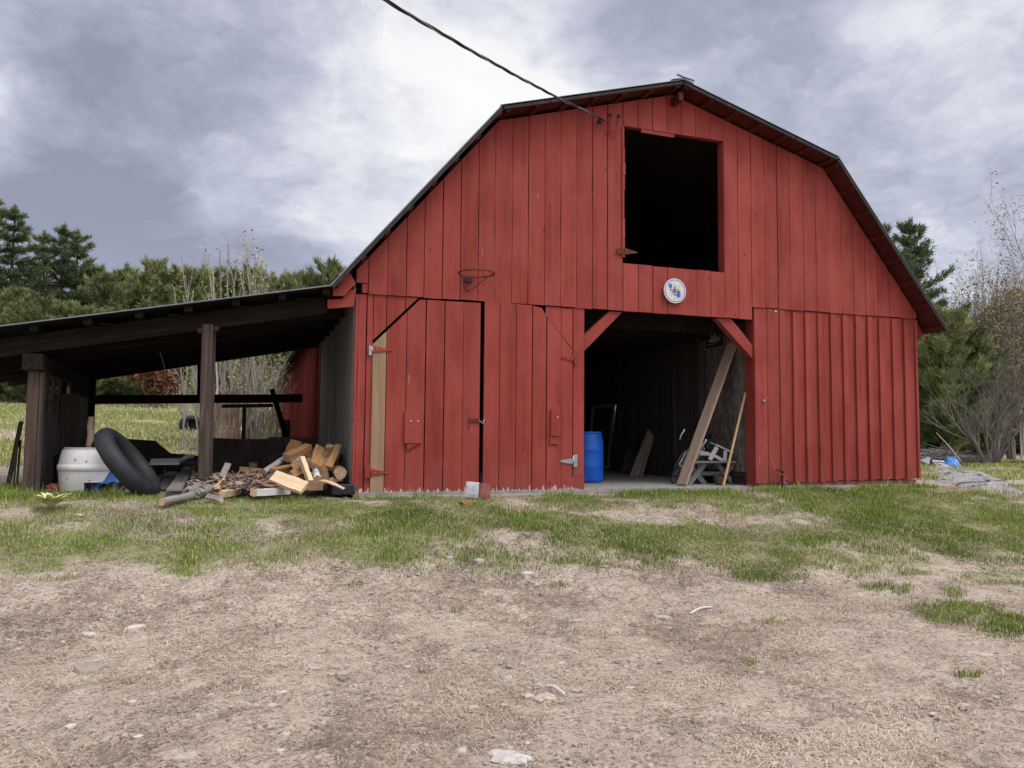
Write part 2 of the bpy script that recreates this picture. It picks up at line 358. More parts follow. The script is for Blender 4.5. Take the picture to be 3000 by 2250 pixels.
# ------------------------------------------------------------------ sky, clouds, sun
SUN = Vector((.40, -.46, 1.0)).normalized()
BLOBS = [(1260, 330, 7, .26), (1000, 560, 5, .20), (820, 660, 4, .14), (1120, 720, 4, .12), (640, 560, 3.5, .16), (900, 380, 4, .12), (30, 60, 7, .34), (30, 330, 4, .12), (1480, 90, 8, .34), (2720, 735, 4, .34), (2330, 300, 7, .26), (2900, 130, 6, .22), (1750, 250, 5, .14), (560, 60, 4, .12),
         (330, 600, 9, -.26), (130, 430, 6, -.22), (850, 80, 8, -.34), (450, 200, 7, -.18), (1900, 110, 8, -.28), (2800, 460, 9, -.30), (2250, 40, 7, -.18), (480, 830, 10, -.28), (900, 860, 7, -.16), (1150, 500, 4, -.22), (950, 480, 4, -.10), (2500, 520, 6, -.14)]
def build_sky():
    w = bpy.data.worlds.new('World'); S.world = w; w.use_nodes = True
    nt = w.node_tree; T = NT(nt); bg = nt.nodes['Background']; bg.inputs['Strength'].default_value = .1
    sky = T.n('ShaderNodeTexSky', sky_type='NISHITA'); sky.sun_disc = False
    sky.sun_elevation = math.asin(SUN.z); sky.sun_rotation = math.atan2(SUN.x, SUN.y); sky.altitude = 200
    tc = T.n('ShaderNodeTexCoord'); d = tc.outputs['Generated']
    sp = T.n('ShaderNodeSeparateXYZ'); T.l(d, sp.inputs[0])
    zz = T.math('ADD', T.math('MAXIMUM', sp.outputs['Z'], 0.), .34)
    pl = T.n('ShaderNodeCombineXYZ'); T.l(T.math('DIVIDE', sp.outputs['X'], zz), pl.inputs[0]); T.l(T.math('DIVIDE', sp.outputs['Y'], zz), pl.inputs[1])
    mp = T.n('ShaderNodeMapping'); mp.inputs['Rotation'].default_value = (0, 0, .5); mp.inputs['Location'].default_value = (2.3, .7, 0); T.l(pl.outputs[0], mp.inputs['Vector'])
    wp = T.n('ShaderNodeTexNoise'); wp.inputs['Scale'].default_value = 1.1; wp.inputs['Detail'].default_value = 6; wp.inputs['Roughness'].default_value = .6; T.l(mp.outputs[0], wp.inputs['Vector'])
    w1 = T.n('ShaderNodeVectorMath', operation='MULTIPLY_ADD'); T.l(wp.outputs['Color'], w1.inputs[0]); w1.inputs[1].default_value = (.55, .55, .55); T.l(mp.outputs[0], w1.inputs[2])
    n1 = T.noise(w1.outputs[0], 1.5, 5, .5); n2 = T.noise(w1.outputs[0], 3.8, 9, .62); n3 = T.noise(w1.outputs[0], 12., 7, .65)
    val = T.math('MULTIPLY_ADD', T.math('SUBTRACT', n1, .5), 1.25, .42)
    val = T.math('MULTIPLY_ADD', T.math('SUBTRACT', n2, .5), 1.15, val)
    val = T.math('MULTIPLY_ADD', T.math('SUBTRACT', n3, .5), .34, val)
    # broad light and dark parts of the cloud deck, by direction
    nz = T.n('ShaderNodeTexNoise'); nz.inputs['Scale'].default_value = 4.; nz.inputs['Detail'].default_value = 7; nz.inputs['Roughness'].default_value = .6; T.l(d, nz.inputs['Vector'])
    sb = T.n('ShaderNodeVectorMath', operation='SUBTRACT'); T.l(nz.outputs['Color'], sb.inputs[0]); sb.inputs[1].default_value = (.5, .5, .5)
    wob = T.n('ShaderNodeVectorMath', operation='MULTIPLY_ADD'); T.l(sb.outputs[0], wob.inputs[0]); wob.inputs[1].default_value = (.34, .34, .34); T.l(d, wob.inputs[2])
    wn = T.n('ShaderNodeVectorMath', operation='NORMALIZE'); T.l(wob.outputs[0], wn.inputs[0])
    for u, v, deg, wt in BLOBS:
        q = ray(u, v); q = q/np.linalg.norm(q)
        dp = T.n('ShaderNodeVectorMath', operation='DISTANCE'); T.l(wn.outputs[0], dp.inputs[0]); dp.inputs[1].default_value = tuple(q)
        val = T.math('ADD', val, T.mr(dp.outputs['Value'], 0., math.radians(deg)*2.1, wt, 0.))
    val = T.math('MULTIPLY_ADD', val, .74, .125)
    col = T.ramp(val, (.0, (2.35, 2.42, 3.1)), (.20, (3.2, 3.3, 4.15)), (.35, (4.3, 4.45, 5.25)), (.50, (5.9, 6.0, 6.5)), (.68, (7.5, 7.5, 7.5)), (1., (8.2, 8.15, 8.0)))
    col = T.mix(T.mr(sp.outputs['Z'], .06, .26, .45, 0.), col, (3.9, 4.15, 5.6))
    col = T.mix(.10, col, sky.outputs[0])
    # unseen sky overhead and behind the camera, brightened to light the scene
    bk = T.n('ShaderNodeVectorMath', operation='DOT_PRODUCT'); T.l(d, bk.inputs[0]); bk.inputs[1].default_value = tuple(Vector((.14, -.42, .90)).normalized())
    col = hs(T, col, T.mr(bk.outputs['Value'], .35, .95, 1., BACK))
    T.l(col, bg.inputs['Color'])
    s = bpy.data.lights.new('sun', 'SUN'); s.energy = SUNE; s.angle = math.radians(28); s.color = (1., .955, .90)
    o = bpy.data.objects.new('sun', s); COL.objects.link(o); o.rotation_euler = (-SUN).to_track_quat('-Z', 'Y').to_euler()
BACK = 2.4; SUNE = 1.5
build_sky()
S.view_settings.exposure = .42
# ------------------------------------------------------------------ grass cover: patches seen in the photograph, stored on the ground
PATCH = [(200, 1445, 300, 26, .8), (720, 1478, 350, 44, 1.1), (1180, 1500, 160, 40, .7), (1300, 1530, 120, 40, .7), (470, 1440, 230, 30, .6), (150, 1600, 330, 52, .72), (480, 1625, 260, 48, .78), (740, 1610, 180, 45, .62), (520, 1680, 110, 18, .6), (1020, 1590, 190, 60, .68),
         (180, 1690, 100, 14, .35), (1230, 1570, 200, 70, .70), (1150, 1640, 160, 34, .45), (1390, 1500, 130, 30, .7), (1560, 1530, 190, 40, 1.), (1800, 1570, 230, 50, 1.1), (2050, 1590, 240, 60, 1.15),
         (2250, 1640, 170, 52, 1.1), (2270, 1695, 110, 16, .7), (2400, 1560, 170, 48, .9), (2480, 1475, 300, 42, 1.1), (2680, 1530, 260, 70, 1.1), (2880, 1590, 220, 60, 1.1), (2850, 1490, 220, 36, .8), (2980, 1535, 150, 50, .9), (300, 1520, 200, 26, .45), (640, 1545, 200, 30, .5), (90, 1650, 140, 30, .6), (900, 1520, 180, 30, .55), (2930, 1690, 130, 22, .5), (2700, 1680, 60, 16, .6),
         (2570, 1720, 60, 14, .6), (2640, 1730, 40, 12, .5), (2820, 1795, 160, 28, .85), (2960, 1840, 120, 40, .95), (1940, 1441, 260, 14, .9), (1850, 1480, 150, 20, .35), (1080, 1500, 200, 26, .55), (1700, 1645, 90, 22, .6),
         (827, 1832, 10, 7, .9), (2195, 1935, 26, 12, .7), (2845, 1982, 34, 10, .8), (1762, 1868, 18, 8, .7), (1850, 1870, 14, 7, .6), (1640, 1835, 40, 8, .4), (1360, 1786, 24, 6, .4), (2550, 2060, 40, 14, .3), (2460, 2080, 10, 8, .6),
         (1030, 1715, 40, 8, .6), (930, 1710, 30, 6, .5), (2790, 1740, 60, 18, .5), (2240, 1820, 30, 12, .35), (1620, 1715, 40, 10, .3), (2870, 1340, 190, 30, .5), (2950, 1380, 120, 16, .5),
         (2200, 1482, 150, 20, -1.2), (1900, 1512, 130, 12, -.6), (1780, 1500, 160, 12, -.5), (2520, 1610, 90, 18, -.7), (1340, 1605, 60, 14, -.5)]
def green(x, y, z=None):
    z = terrain(x, y) if z is None else z
    u, v, w = proj(x, y, z)
    u = u+(fbm(x*1.6, y*1.6, 21)-.5)*150; v = v+(fbm(x*1.9, y*1.9, 31)-.5)*46
    g = np.zeros_like(x)
    for pu, pv, ru, rv, s in PATCH:
        r = np.sqrt(((u-pu)/ru)**2+((v-pv)/rv)**2); g = g+s*(1-ss(.45, 1.15, r))
    vis = (w > .5) & (u > -150) & (u < 3150) & (v > 1330) & (v < 2400)
    out = ss(.48, .62, fbm(x*.35, y*.35, 41))*.7*(ss(-7, -3, y))
    field = (.35+.5*ss(.35, .65, fbm(x*.22, y*.22, 51)))*ss(6, 9, y)
    g = np.where(vis & (y < 6), g, np.where(y < 6, out, 0))
    strip = .38*ss(1700, 1640, v)*(y < .3)*vis
    g = np.maximum(g, strip*ss(.30, .55, fbm(x*.9, y*.9, 65)))
    return np.clip(np.maximum(g, field), 0, 1.2)*ss(.20, .46, fbm(x*3.2, y*3.2, 61)+.25*g)
def axis(segs):
    r = []
    for a, b, s in segs:
        n = max(1, int(round((b-a)/s))); r += [a+(b-a)*i/n for i in range(n)]
    r.append(segs[-1][1]); return np.array(r)
def build_ground():
    xs = axis([(-600, -120, 60), (-120, -40, 8), (-40, -14, 1.3), (-14, -7, .4), (-7, 14, .075), (14, 24, .4), (24, 60, 1.8), (60, 140, 9), (140, 700, 60)])
    ys = axis([(-140, -30, 12), (-30, -11, 1.2), (-11, -8.4, .25), (-8.4, .7, .06), (.7, 9, .28), (9, 60, 1.4), (60, 140, 8), (140, 900, 70)])
    X, Y = np.meshgrid(xs, ys); Z = terrain(X, Y)
    g = green(X.ravel(), Y.ravel(), Z.ravel())
    near = ss(-11, -8.5, Y)*(1-ss(.0, .6, Y))*ss(-9, -7, X)*(1-ss(13, 16, X))
    Z = Z+near*((fbm(X*3.1, Y*3.1, 71, 4)-.5)*.05+(fbm(X*9, Y*9, 73, 3)-.5)*.028)
    # shallow ruts left by tyres on the bare yard
    for k, (a, b, c) in enumerate(((.32, -6.9, .0), (-.16, -7.25, .8), (.55, -8.6, 2.))):
        t = Y-(a*(X-c)+b); Z = Z-near*.03*np.exp(-(t/.10)**2)*(.4+fbm(X*.8, Y*.8, 81+k))*(.6+.4*np.sin(X*40))
    V = np.stack([X, Y, Z], -1).reshape(-1, 3); nx, ny = len(xs), len(ys)
    i = np.arange(nx*ny).reshape(ny, nx)
    F = np.stack([i[:-1, :-1], i[:-1, 1:], i[1:, 1:], i[1:, :-1]], -1).reshape(-1, 4)
    m, nt, b = nodes('yard_soil'); T = NT(nt); MATS['yard_soil'] = m
    P = T.coord()
    a5 = T.noise(T.coord((.28, .5, .4)), 1., 6, .62, .8); a6 = T.noise(T.coord((1.6, 3.6, 2)), 1., 7, .7, 1.)
    a1 = T.noise(P, 1.1, 5, .6); a2 = T.noise(P, 5.5, 6, .68, .3); a3 = T.noise(P, 34, 5, .7); a4 = T.noise(P, 130, 3, .7)
    base = T.ramp(a2, (.22, (.25, .185, .138)), (.46, (.47, .372, .28)), (.72, (.66, .55, .43)))
    base = T.mix(T.mr(a1, .36, .66, 0, .6), base, T.ramp(a3, (.25, (.30, .225, .175)), (.7, (.58, .47, .37))))
    base = T.mix(T.mr(a3, .50, .70, 0, .5), base, (.13, .095, .078))
    base = T.mix(T.mr(a4, .62, .70, 0, .6), base, (.64, .57, .49))
    base = T.mix(T.mr(a5, .54, .68, 0, .40), base, T.ramp(a3, (.3, (.52, .435, .325)), (.7, (.66, .565, .43))))
    base = T.mix(T.mr(a6, .56, .68, 0, .72), base, T.ramp(a3, (.3, (.13, .095, .078)), (.7, (.27, .20, .16))))
    vo = T.n('ShaderNodeTexVoronoi'); vo.inputs['Scale'].default_value = 55.; T.l(P, vo.inputs['Vector']); sv = T.n('ShaderNodeSeparateColor'); T.l(vo.outputs['Color'], sv.inputs[0])
    base = T.mix(T.mr(sv.outputs[0], .80, .86, 0, .55, False), base, (.62, .56, .49)); base = T.mix(T.mr(sv.outputs[1], .84, .9, 0, .6, False), base, (.12, .09, .075))
    st2 = T.noise(T.coord((120, 30, 40)), 1., 4, .7, 1.5); base = T.mix(T.mr(st2, .58, .66, 0, .5), base, (.20, .15, .12))
    st = T.noise(T.coord((26, 95, 40)), 1., 4, .7, 1.2)
    base = T.mix(T.mr(st, .58, .68, 0, .55), base, (.66, .53, .41))
    gr = T.ramp(a3, (.3, (.11, .135, .042)), (.7, (.30, .29, .115)))
    at = T.attr('grass')
    f = T.math('MULTIPLY', T.mr(T.math('ADD', at, T.math('MULTIPLY', T.math('SUBTRACT', a2, .5), .5)), .15, .8, 0, 1), .72)
    col = T.mix(f, base, gr)
    T.l(col, b.inputs['Base Color']); b.inputs['Roughness'].default_value = .95; b.inputs['Specular IOR Level'].default_value = .1
    T.bump(T.math('ADD', a3, T.math('MULTIPLY', a4, .5)), b, .02, .9)
    o = raw('ground', V, F, 'yard_soil'); tag(o, kind='structure')
    a = o.data.attributes.new('grass', 'FLOAT', 'POINT'); a.data.foreach_set('value', g.astype(np.float32))
    o.data.polygons.foreach_set('use_smooth', [True]*len(F))
build_ground()
NPR = np.random.default_rng(5)
def blades(name, mat, x, y, h, wd, tone, lean=.55, lift=0., flat=False, kind='stuff'):
    n = len(x); z = terrain(x, y)+lift
    az = NPR.random(n)*2*PI; fx, fy = np.cos(az), np.sin(az)
    ln = NPR.random(n)*lean*h; la = NPR.random(n)*2*PI
    if flat:
        dx, dy = np.cos(az)*h, np.sin(az)*h; px, py = -np.sin(az)*wd/2, np.cos(az)*wd/2
        up = NPR.random(n)*.14*h; bow = NPR.random(n)*.25*h+.004
        v = np.empty((n, 5, 3))
        v[:, 0] = np.stack([x-px, y-py, z+.002], -1); v[:, 1] = np.stack([x+px, y+py, z+.002], -1)
        bx = -np.sin(az)*(NPR.random(n)-.5)*.3*h; by = np.cos(az)*(NPR.random(n)-.5)*.3*h
        v[:, 2] = np.stack([x+dx*.5+px+bx, y+dy*.5+py+by, z+bow+up*.5], -1); v[:, 3] = np.stack([x+dx*.5-px+bx, y+dy*.5-py+by, z+bow+up*.5], -1)
        v[:, 4] = np.stack([x+dx, y+dy, z+up+.002], -1)
    else:
        lx, ly = np.cos(la)*ln, np.sin(la)*ln
        v = np.empty((n, 5, 3)); hw = wd/2
        v[:, 0] = np.stack([x-fx*hw, y-fy*hw, z-.01], -1); v[:, 1] = np.stack([x+fx*hw, y+fy*hw, z-.01], -1)
        v[:, 2] = np.stack([x+lx*.35+fx*hw*.8, y+ly*.35+fy*hw*.8, z+h*.6], -1); v[:, 3] = np.stack([x+lx*.35-fx*hw*.8, y+ly*.35-fy*hw*.8, z+h*.6], -1)
        v[:, 4] = np.stack([x+lx, y+ly, z+h*(1-.25*ln/np.maximum(h, 1e-6))], -1)
    i = np.arange(n)*5
    F = np.concatenate([np.stack([i, i+1, i+2], -1), np.stack([i, i+2, i+3], -1), np.stack([i+3, i+2, i+4], -1)])
    return tag(raw(name, v.reshape(-1, 3), F, mat, np.repeat(tone, 5)), kind=kind)
def scatter(n, x0, x1, y0, y1, dens):
    x = NPR.uniform(x0, x1, n); y = NPR.uniform(y0, y1, n); d = dens(x, y); k = NPR.random(n) < d; return x[k], y[k]
FREE = lambda x, y: 1-((x > 1.38) & (x < 11.68) & (y > -.27) & (y < 25))*1.
def build_grass():
    x, y = scatter(900000, -8, 15, -7.5, 1.2, lambda x, y: np.clip(green(x, y)*1.1, 0, 1)**.85*np.where((y > -.15) & (x > -2.6), 0, 1)*np.where((y > -1.25) & (x > -1.8) & (x < 1.3), .35, 1)*FREE(x, y))
    c = fbm(x*1.1, y*1.1, 91); u, v, w = proj(x, y, terrain(x, y))
    tall = np.clip(.45+2.2*(fbm(x*2.2, y*2.2, 95)-.38), .3, 2.0)*(1+.6*ss(1470, 1440, v))*np.where(NPR.random(len(x)) < .03, 1.7, 1.)
    bright = .35*ss(2000, 2900, u)*ss(1560, 1480, v)+.35*ss(900, 200, u)
    h = .052*tall*NPR.uniform(.6, 1.35, len(x)); tone = np.clip(.30+.75*(c-.5)+bright*.5+NPR.normal(0, .13, len(x)), 0, 1)
    tone = np.where(NPR.random(len(x)) < .13, .98, tone)
    ex, ey = scatter(4200, 7.9, 11.9, -.42, -.01, lambda x, y: ss(.30, .6, fbm(x*2.5, y*.5, 161))); e2, f2 = scatter(4000, -2.8, -1.2, -.75, -.28, lambda x, y: ss(.38, .62, fbm(x*2.5, y*2, 163))); e3, f3 = scatter(2600, 1.4, 5.0, -.55, -.30, lambda x, y: ss(.46, .66, fbm(x*2.1, y*2, 165)))
    ax, ay = np.concatenate([ex, e2, e3]), np.concatenate([ey, f2, f3]); n0 = len(ax)
    x, y = np.concatenate([x, ax]), np.concatenate([y, ay]); h = np.concatenate([h, NPR.gamma(2., .028, n0)+.03]); tone = np.concatenate([tone, np.clip(NPR.normal(.40, .25, n0), 0, 1)])
    blades('grass', 'grass_blade', x, y, h, NPR.uniform(.0045, .0085, len(x)), tone, .8)
    # withered thatch lying over the whole yard
    x, y = scatter(760000, -7, 14, -8.9, .2, lambda x, y: (.34+.66*ss(.40, .60, fbm(x*1.5, y*1.5, 101)))*(1-.2*np.clip(green(x, y), 0, 1))*FREE(x, y))
    tone = np.clip(.36+1.3*(fbm(x*2.1, y*2.1, 111)-.48)+.5*(fbm(x*.6, y*.6, 113)-.5)+NPR.normal(0, .24, len(x)), 0, .80)
    blades('dead_thatch', 'straw', x, y, NPR.gamma(2.4, .014, len(x))+.010, NPR.uniform(.0022, .0055, len(x)), tone, flat=True)
    # long dry grass in the meadow behind the shed, round the outcrop and at the wall feet
    x1, y1 = scatter(80000, -22, 1.2, 6.2, 42, lambda x, y: .2+.8*ss(.4, .6, fbm(x*.4, y*.4, 121)))
    h1 = NPR.uniform(.06, .24, len(x1))*(1+1.6*ss(30, 40, y1))
    x2, y2 = scatter(16000, 11.7, 22, -1.6, 9, lambda x, y: ss(.46, .60, fbm(x*.8, y*.8, 131)))
    h2 = NPR.uniform(.06, .28, len(x2))
    x = np.concatenate([x1, x2]); y = np.concatenate([y1, y2]); h = np.concatenate([h1, h2])
    blades('meadow_straw', 'field_straw', x, y, h, np.concatenate([NPR.uniform(.012, .03, len(x1)), NPR.uniform(.006, .012, len(x2))]), np.clip(NPR.normal(.5, .25, len(x)), 0, 1), 1.1)
    x, y = scatter(260000, -22, 1.2, 6, 40, lambda x, y: ss(.30, .52, fbm(x*.3, y*.3, 141)))
    x2, y2 = scatter(60000, 12, 30, 2, 17, lambda x, y: ss(.35, .6, fbm(x*.5, y*.5, 143)))
    x = np.concatenate([x, x2]); y = np.concatenate([y, y2])
    blades('meadow_grass', 'grass_blade', x, y, NPR.uniform(.05, .16, len(x)), NPR.uniform(.012, .03, len(x)), np.clip(NPR.normal(.68, .2, len(x)), 0, 1), .9)
build_grass()
def pebble(mb, c, r, seed, flat=.55, tone=.5, mat=0, seg=7, ring=4):
    q = random.Random(seed); vs = []; fs = []
    a0 = q.random()*6; ex = 1+q.random()*.6
    for i in range(1, ring):
        ph = PI*i/ring
        for j in range(seg):
            a = 2*PI*j/seg; k = r*(.75+.5*q.random()); x = math.sin(ph)*math.cos(a)*k*ex; y = math.sin(ph)*math.sin(a)*k
            vs.append((c[0]+x*math.cos(a0)-y*math.sin(a0), c[1]+x*math.sin(a0)+y*math.cos(a0), c[2]+math.cos(ph)*k*flat))
    t = len(vs); vs += [(c[0], c[1], c[2]+r*flat*.9), (c[0], c[1], c[2]-r*flat*.9)]
    for i in range(ring-2):
        for j in range(seg):
            fs.append((i*seg+j, (i+1)*seg+j, (i+1)*seg+(j+1) % seg, i*seg+(j+1) % seg))
    for j in range(seg):
        fs.append((t, j, (j+1) % seg)); b = (ring-2)*seg; fs.append((t+1, b+(j+1) % seg, b+j))
    mb.add(vs, fs, tone, mat, False)
def build_gravel():
    mb = MB(); x, y = scatter(11000, -5, 11, -8.6, -2, lambda x, y: ss(.40, .62, fbm(x*.7, y*.7, 151))*(1-np.clip(green(x, y), 0, 1)))
    z = terrain(x, y); r = (NPR.gamma(2.0, .0036, len(x))+.0025)*np.where(NPR.random(len(x)) < .03, 3., 1.)
    for i in range(len(x)): pebble(mb, (x[i], y[i], z[i]+r[i]*.02), r[i], i, .55, rnd.random(), seg=5, ring=3)
    tag(mb.build('gravel', 'gravel'), kind='stuff')
    spots = [(1595, 2045, .10, 'pink_stone', 'broad pinkish stone in the bare dirt, behind it a curved white bark strip'),
             (1490, 2222, .12, 'pale_stone', 'large tan flat stone at the bottom edge of the yard'),
             (262, 1858, .085, 'pale_stone', 'pale flat stone with small chips beside it on the left of the yard'),
             (1642, 1945, .055, 'pale_stone', 'grey rounded stone in the middle of the dirt yard'),
             (1862, 1890, .045, 'pale_stone', 'small cream stone beside a green weed tuft'),
             (1492, 1985, .05, 'pale_stone', 'low cream stone among pale grit left of centre'),
             (1688, 2022, .035, 'pale_stone', 'small white upright stone right of the curved bark strip'),
             (592, 1787, .04, 'pink_stone', 'small flat pinkish stone in the left dirt below the grass'),
             (1355, 2195, .055, 'pale_stone', 'whitish shard lying low near the bottom centre'),
             (838, 2150, .045, 'pale_stone', 'white stone half sunk near the bottom left'),
             (297, 2062, .04, 'pale_stone', 'small grey and white stone above the bottom left corner'),
             (1915, 1915, .03, 'pale_stone', 'thin white stone chip standing right of centre'),
             (480, 2210, .05, 'pale_stone', 'pale stone in the lower left gravel'),
             (2975, 1410, .16, 'pale_stone', 'round white stone beyond the grey outcrop at the right edge'),
             (2880, 1391, .14, 'pale_stone', 'flat pale stone on the grass beyond the outcrop'),
             (2800, 1447, .10, 'pale_stone', 'small white stone in the grass in front of the outcrop')]
    for i, (u, v, r, m, lab) in enumerate(spots):
        p = gp(u, v); mb = MB(); r *= .62; pebble(mb, p+np.array([0, 0, -r*.02]), r, 300+i, .34, .5, seg=12, ring=7)
        tag(mb.build('stone', m, org=p), lab, 'stone', 'loose stones on the ground')
build_gravel()
# ------------------------------------------------------------------ timber helpers
def beam(name, mat, a, b, w, h, up=(0, 0, 1), parent=None, bevel=.004, tone=None, taper=1., mat_end=None, label=None, cat=None, group=None, tilt=0.):
    """one straight piece of timber, its grain along its own z axis"""
    a, b = Vector([float(q) for q in a]), Vector([float(q) for q in b]); d = b-a; L = d.length; d.normalize()
    u = Vector((0, 0, 1)) if up == 'flat' else Vector(up); x = d.cross(u)
    if x.length < 1e-4: x = d.cross(Vector((1, 0, 0)))
    x.normalize(); y = d.cross(x).normalized()
    if up == 'flat':
        w_ = Vector((d.y, -d.x, 0)).normalized(); x = w_; y = d.cross(x).normalized()
    mb = MB(); t = rnd.random() if tone is None else tone
    vs = [(sx*w/2*k, sy*h/2*k, z) for z, k in ((0, 1.), (L, taper)) for sx, sy in ((-1, -1), (1, -1), (1, 1), (-1, 1))]
    mb.add(vs, [(0, 1, 5, 4), (1, 2, 6, 5), (2, 3, 7, 6), (3, 0, 4, 7)], t, 0)
    e = 0 if mat_end is None else 1
    for f in ((3, 2, 1, 0), (4, 5, 6, 7)): mb.f.append(f); mb.m.append(e); mb.sm.append(False)
    o = mb.build(name, [mat] if mat_end is None else [mat, mat_end], None, None)
    m = Matrix((x, y, d)).transposed().to_4x4()
    if parent is not None:
        o.parent = parent; og = Vector(ORG[parent.name]); m.translation = a-og; o.matrix_local = m
    else: m.translation = a; o.matrix_local = m
    ORG[o.name] = tuple(a)
    if bevel:
        q = o.modifiers.new('bevel', 'BEVEL'); q.width = bevel; q.segments = 2; q.limit_method = 'ANGLE'
    if label: tag(o, label, cat, group)
    return o
# ------------------------------------------------------------------ the barn
RP = [(1.05, 2.83), (3.46, 5.69), (6.545, 6.57), (9.64, 5.69), (12.03, 2.80)]     # outer roof line
RU = [(1.13, 2.77), (3.53, 5.60), (6.545, 6.465), (9.57, 5.60), (11.95, 2.74)]    # underside of the sheathing
def zu(x, P=RU):
    for (x0, z0), (x1, z1) in zip(P[:-1], P[1:]):
        if x0 <= x <= x1: return z0+(z1-z0)*(x-x0)/(x1-x0)
    return P[0][1] if x < P[0][0] else P[-1][1]
def X0(u, v=880.): return float(W(u, v)[0])
def Wx(u, v): p = W(u, v); return (float(p[0]), float(p[2]))
YB = 24.6
def board(mb, x0, x1, ztop, zbot, y0, th=.025, gap=None, tone=None, mat=0):
    """upright board whose top (and bottom) may slope: ztop/zbot are functions of x or numbers"""
    g = rnd.choice((.004, .006, .010, .014, .017)) if gap is None else gap
    a, b = x0+g/2, x1-g/2
    f = (lambda q, x: q(x) if callable(q) else q)
    xs = [a]+[k for k in (3.53, 6.545, 9.57) if a < k < b and callable(ztop)]+[b]
    z0a, z0b, z1a, z1b = f(zbot, a), f(zbot, b), f(ztop, a), f(ztop, b); wp = lambda: rnd.uniform(-.0035, .0035)
    rs = [(b+wp(), z0b+(z1b-z0b)*k) for k in (.2, .4, .6, .8)] if z1b-z0b > 1. else []
    ls = [(a+wp(), z0a+(z1a-z0a)*k) for k in (.8, .6, .4, .2)] if z1a-z0a > 1. else []
    poly = [(a, z0a), (b, z0b)]+rs+[(x, f(ztop, x)) for x in xs[::-1]]+ls
    dy = rnd.random()*.006
    mb.prism(poly, y0-dy, y0-dy+th, rnd.random() if tone is None else tone, mat)
barn = thing('barn', 'large red wooden barn with a gambrel roof, open loft hatch and open doorway', 'barn', (6.5, 0, 0))
SE = [1078, 1133, 1188, 1240, 1293, 1346, 1397, 1446, 1496, 1544, 1591.5, 1639, 1686, 1732, 1777, 1822, 1867, 1910, 1953, 1996, 2038, 2079, 2119.5, 2160, 2200, 2238, 2276, 2313, 2352, 2389, 2426, 2461, 2497, 2532, 2567, 2602, 2634, 2667]
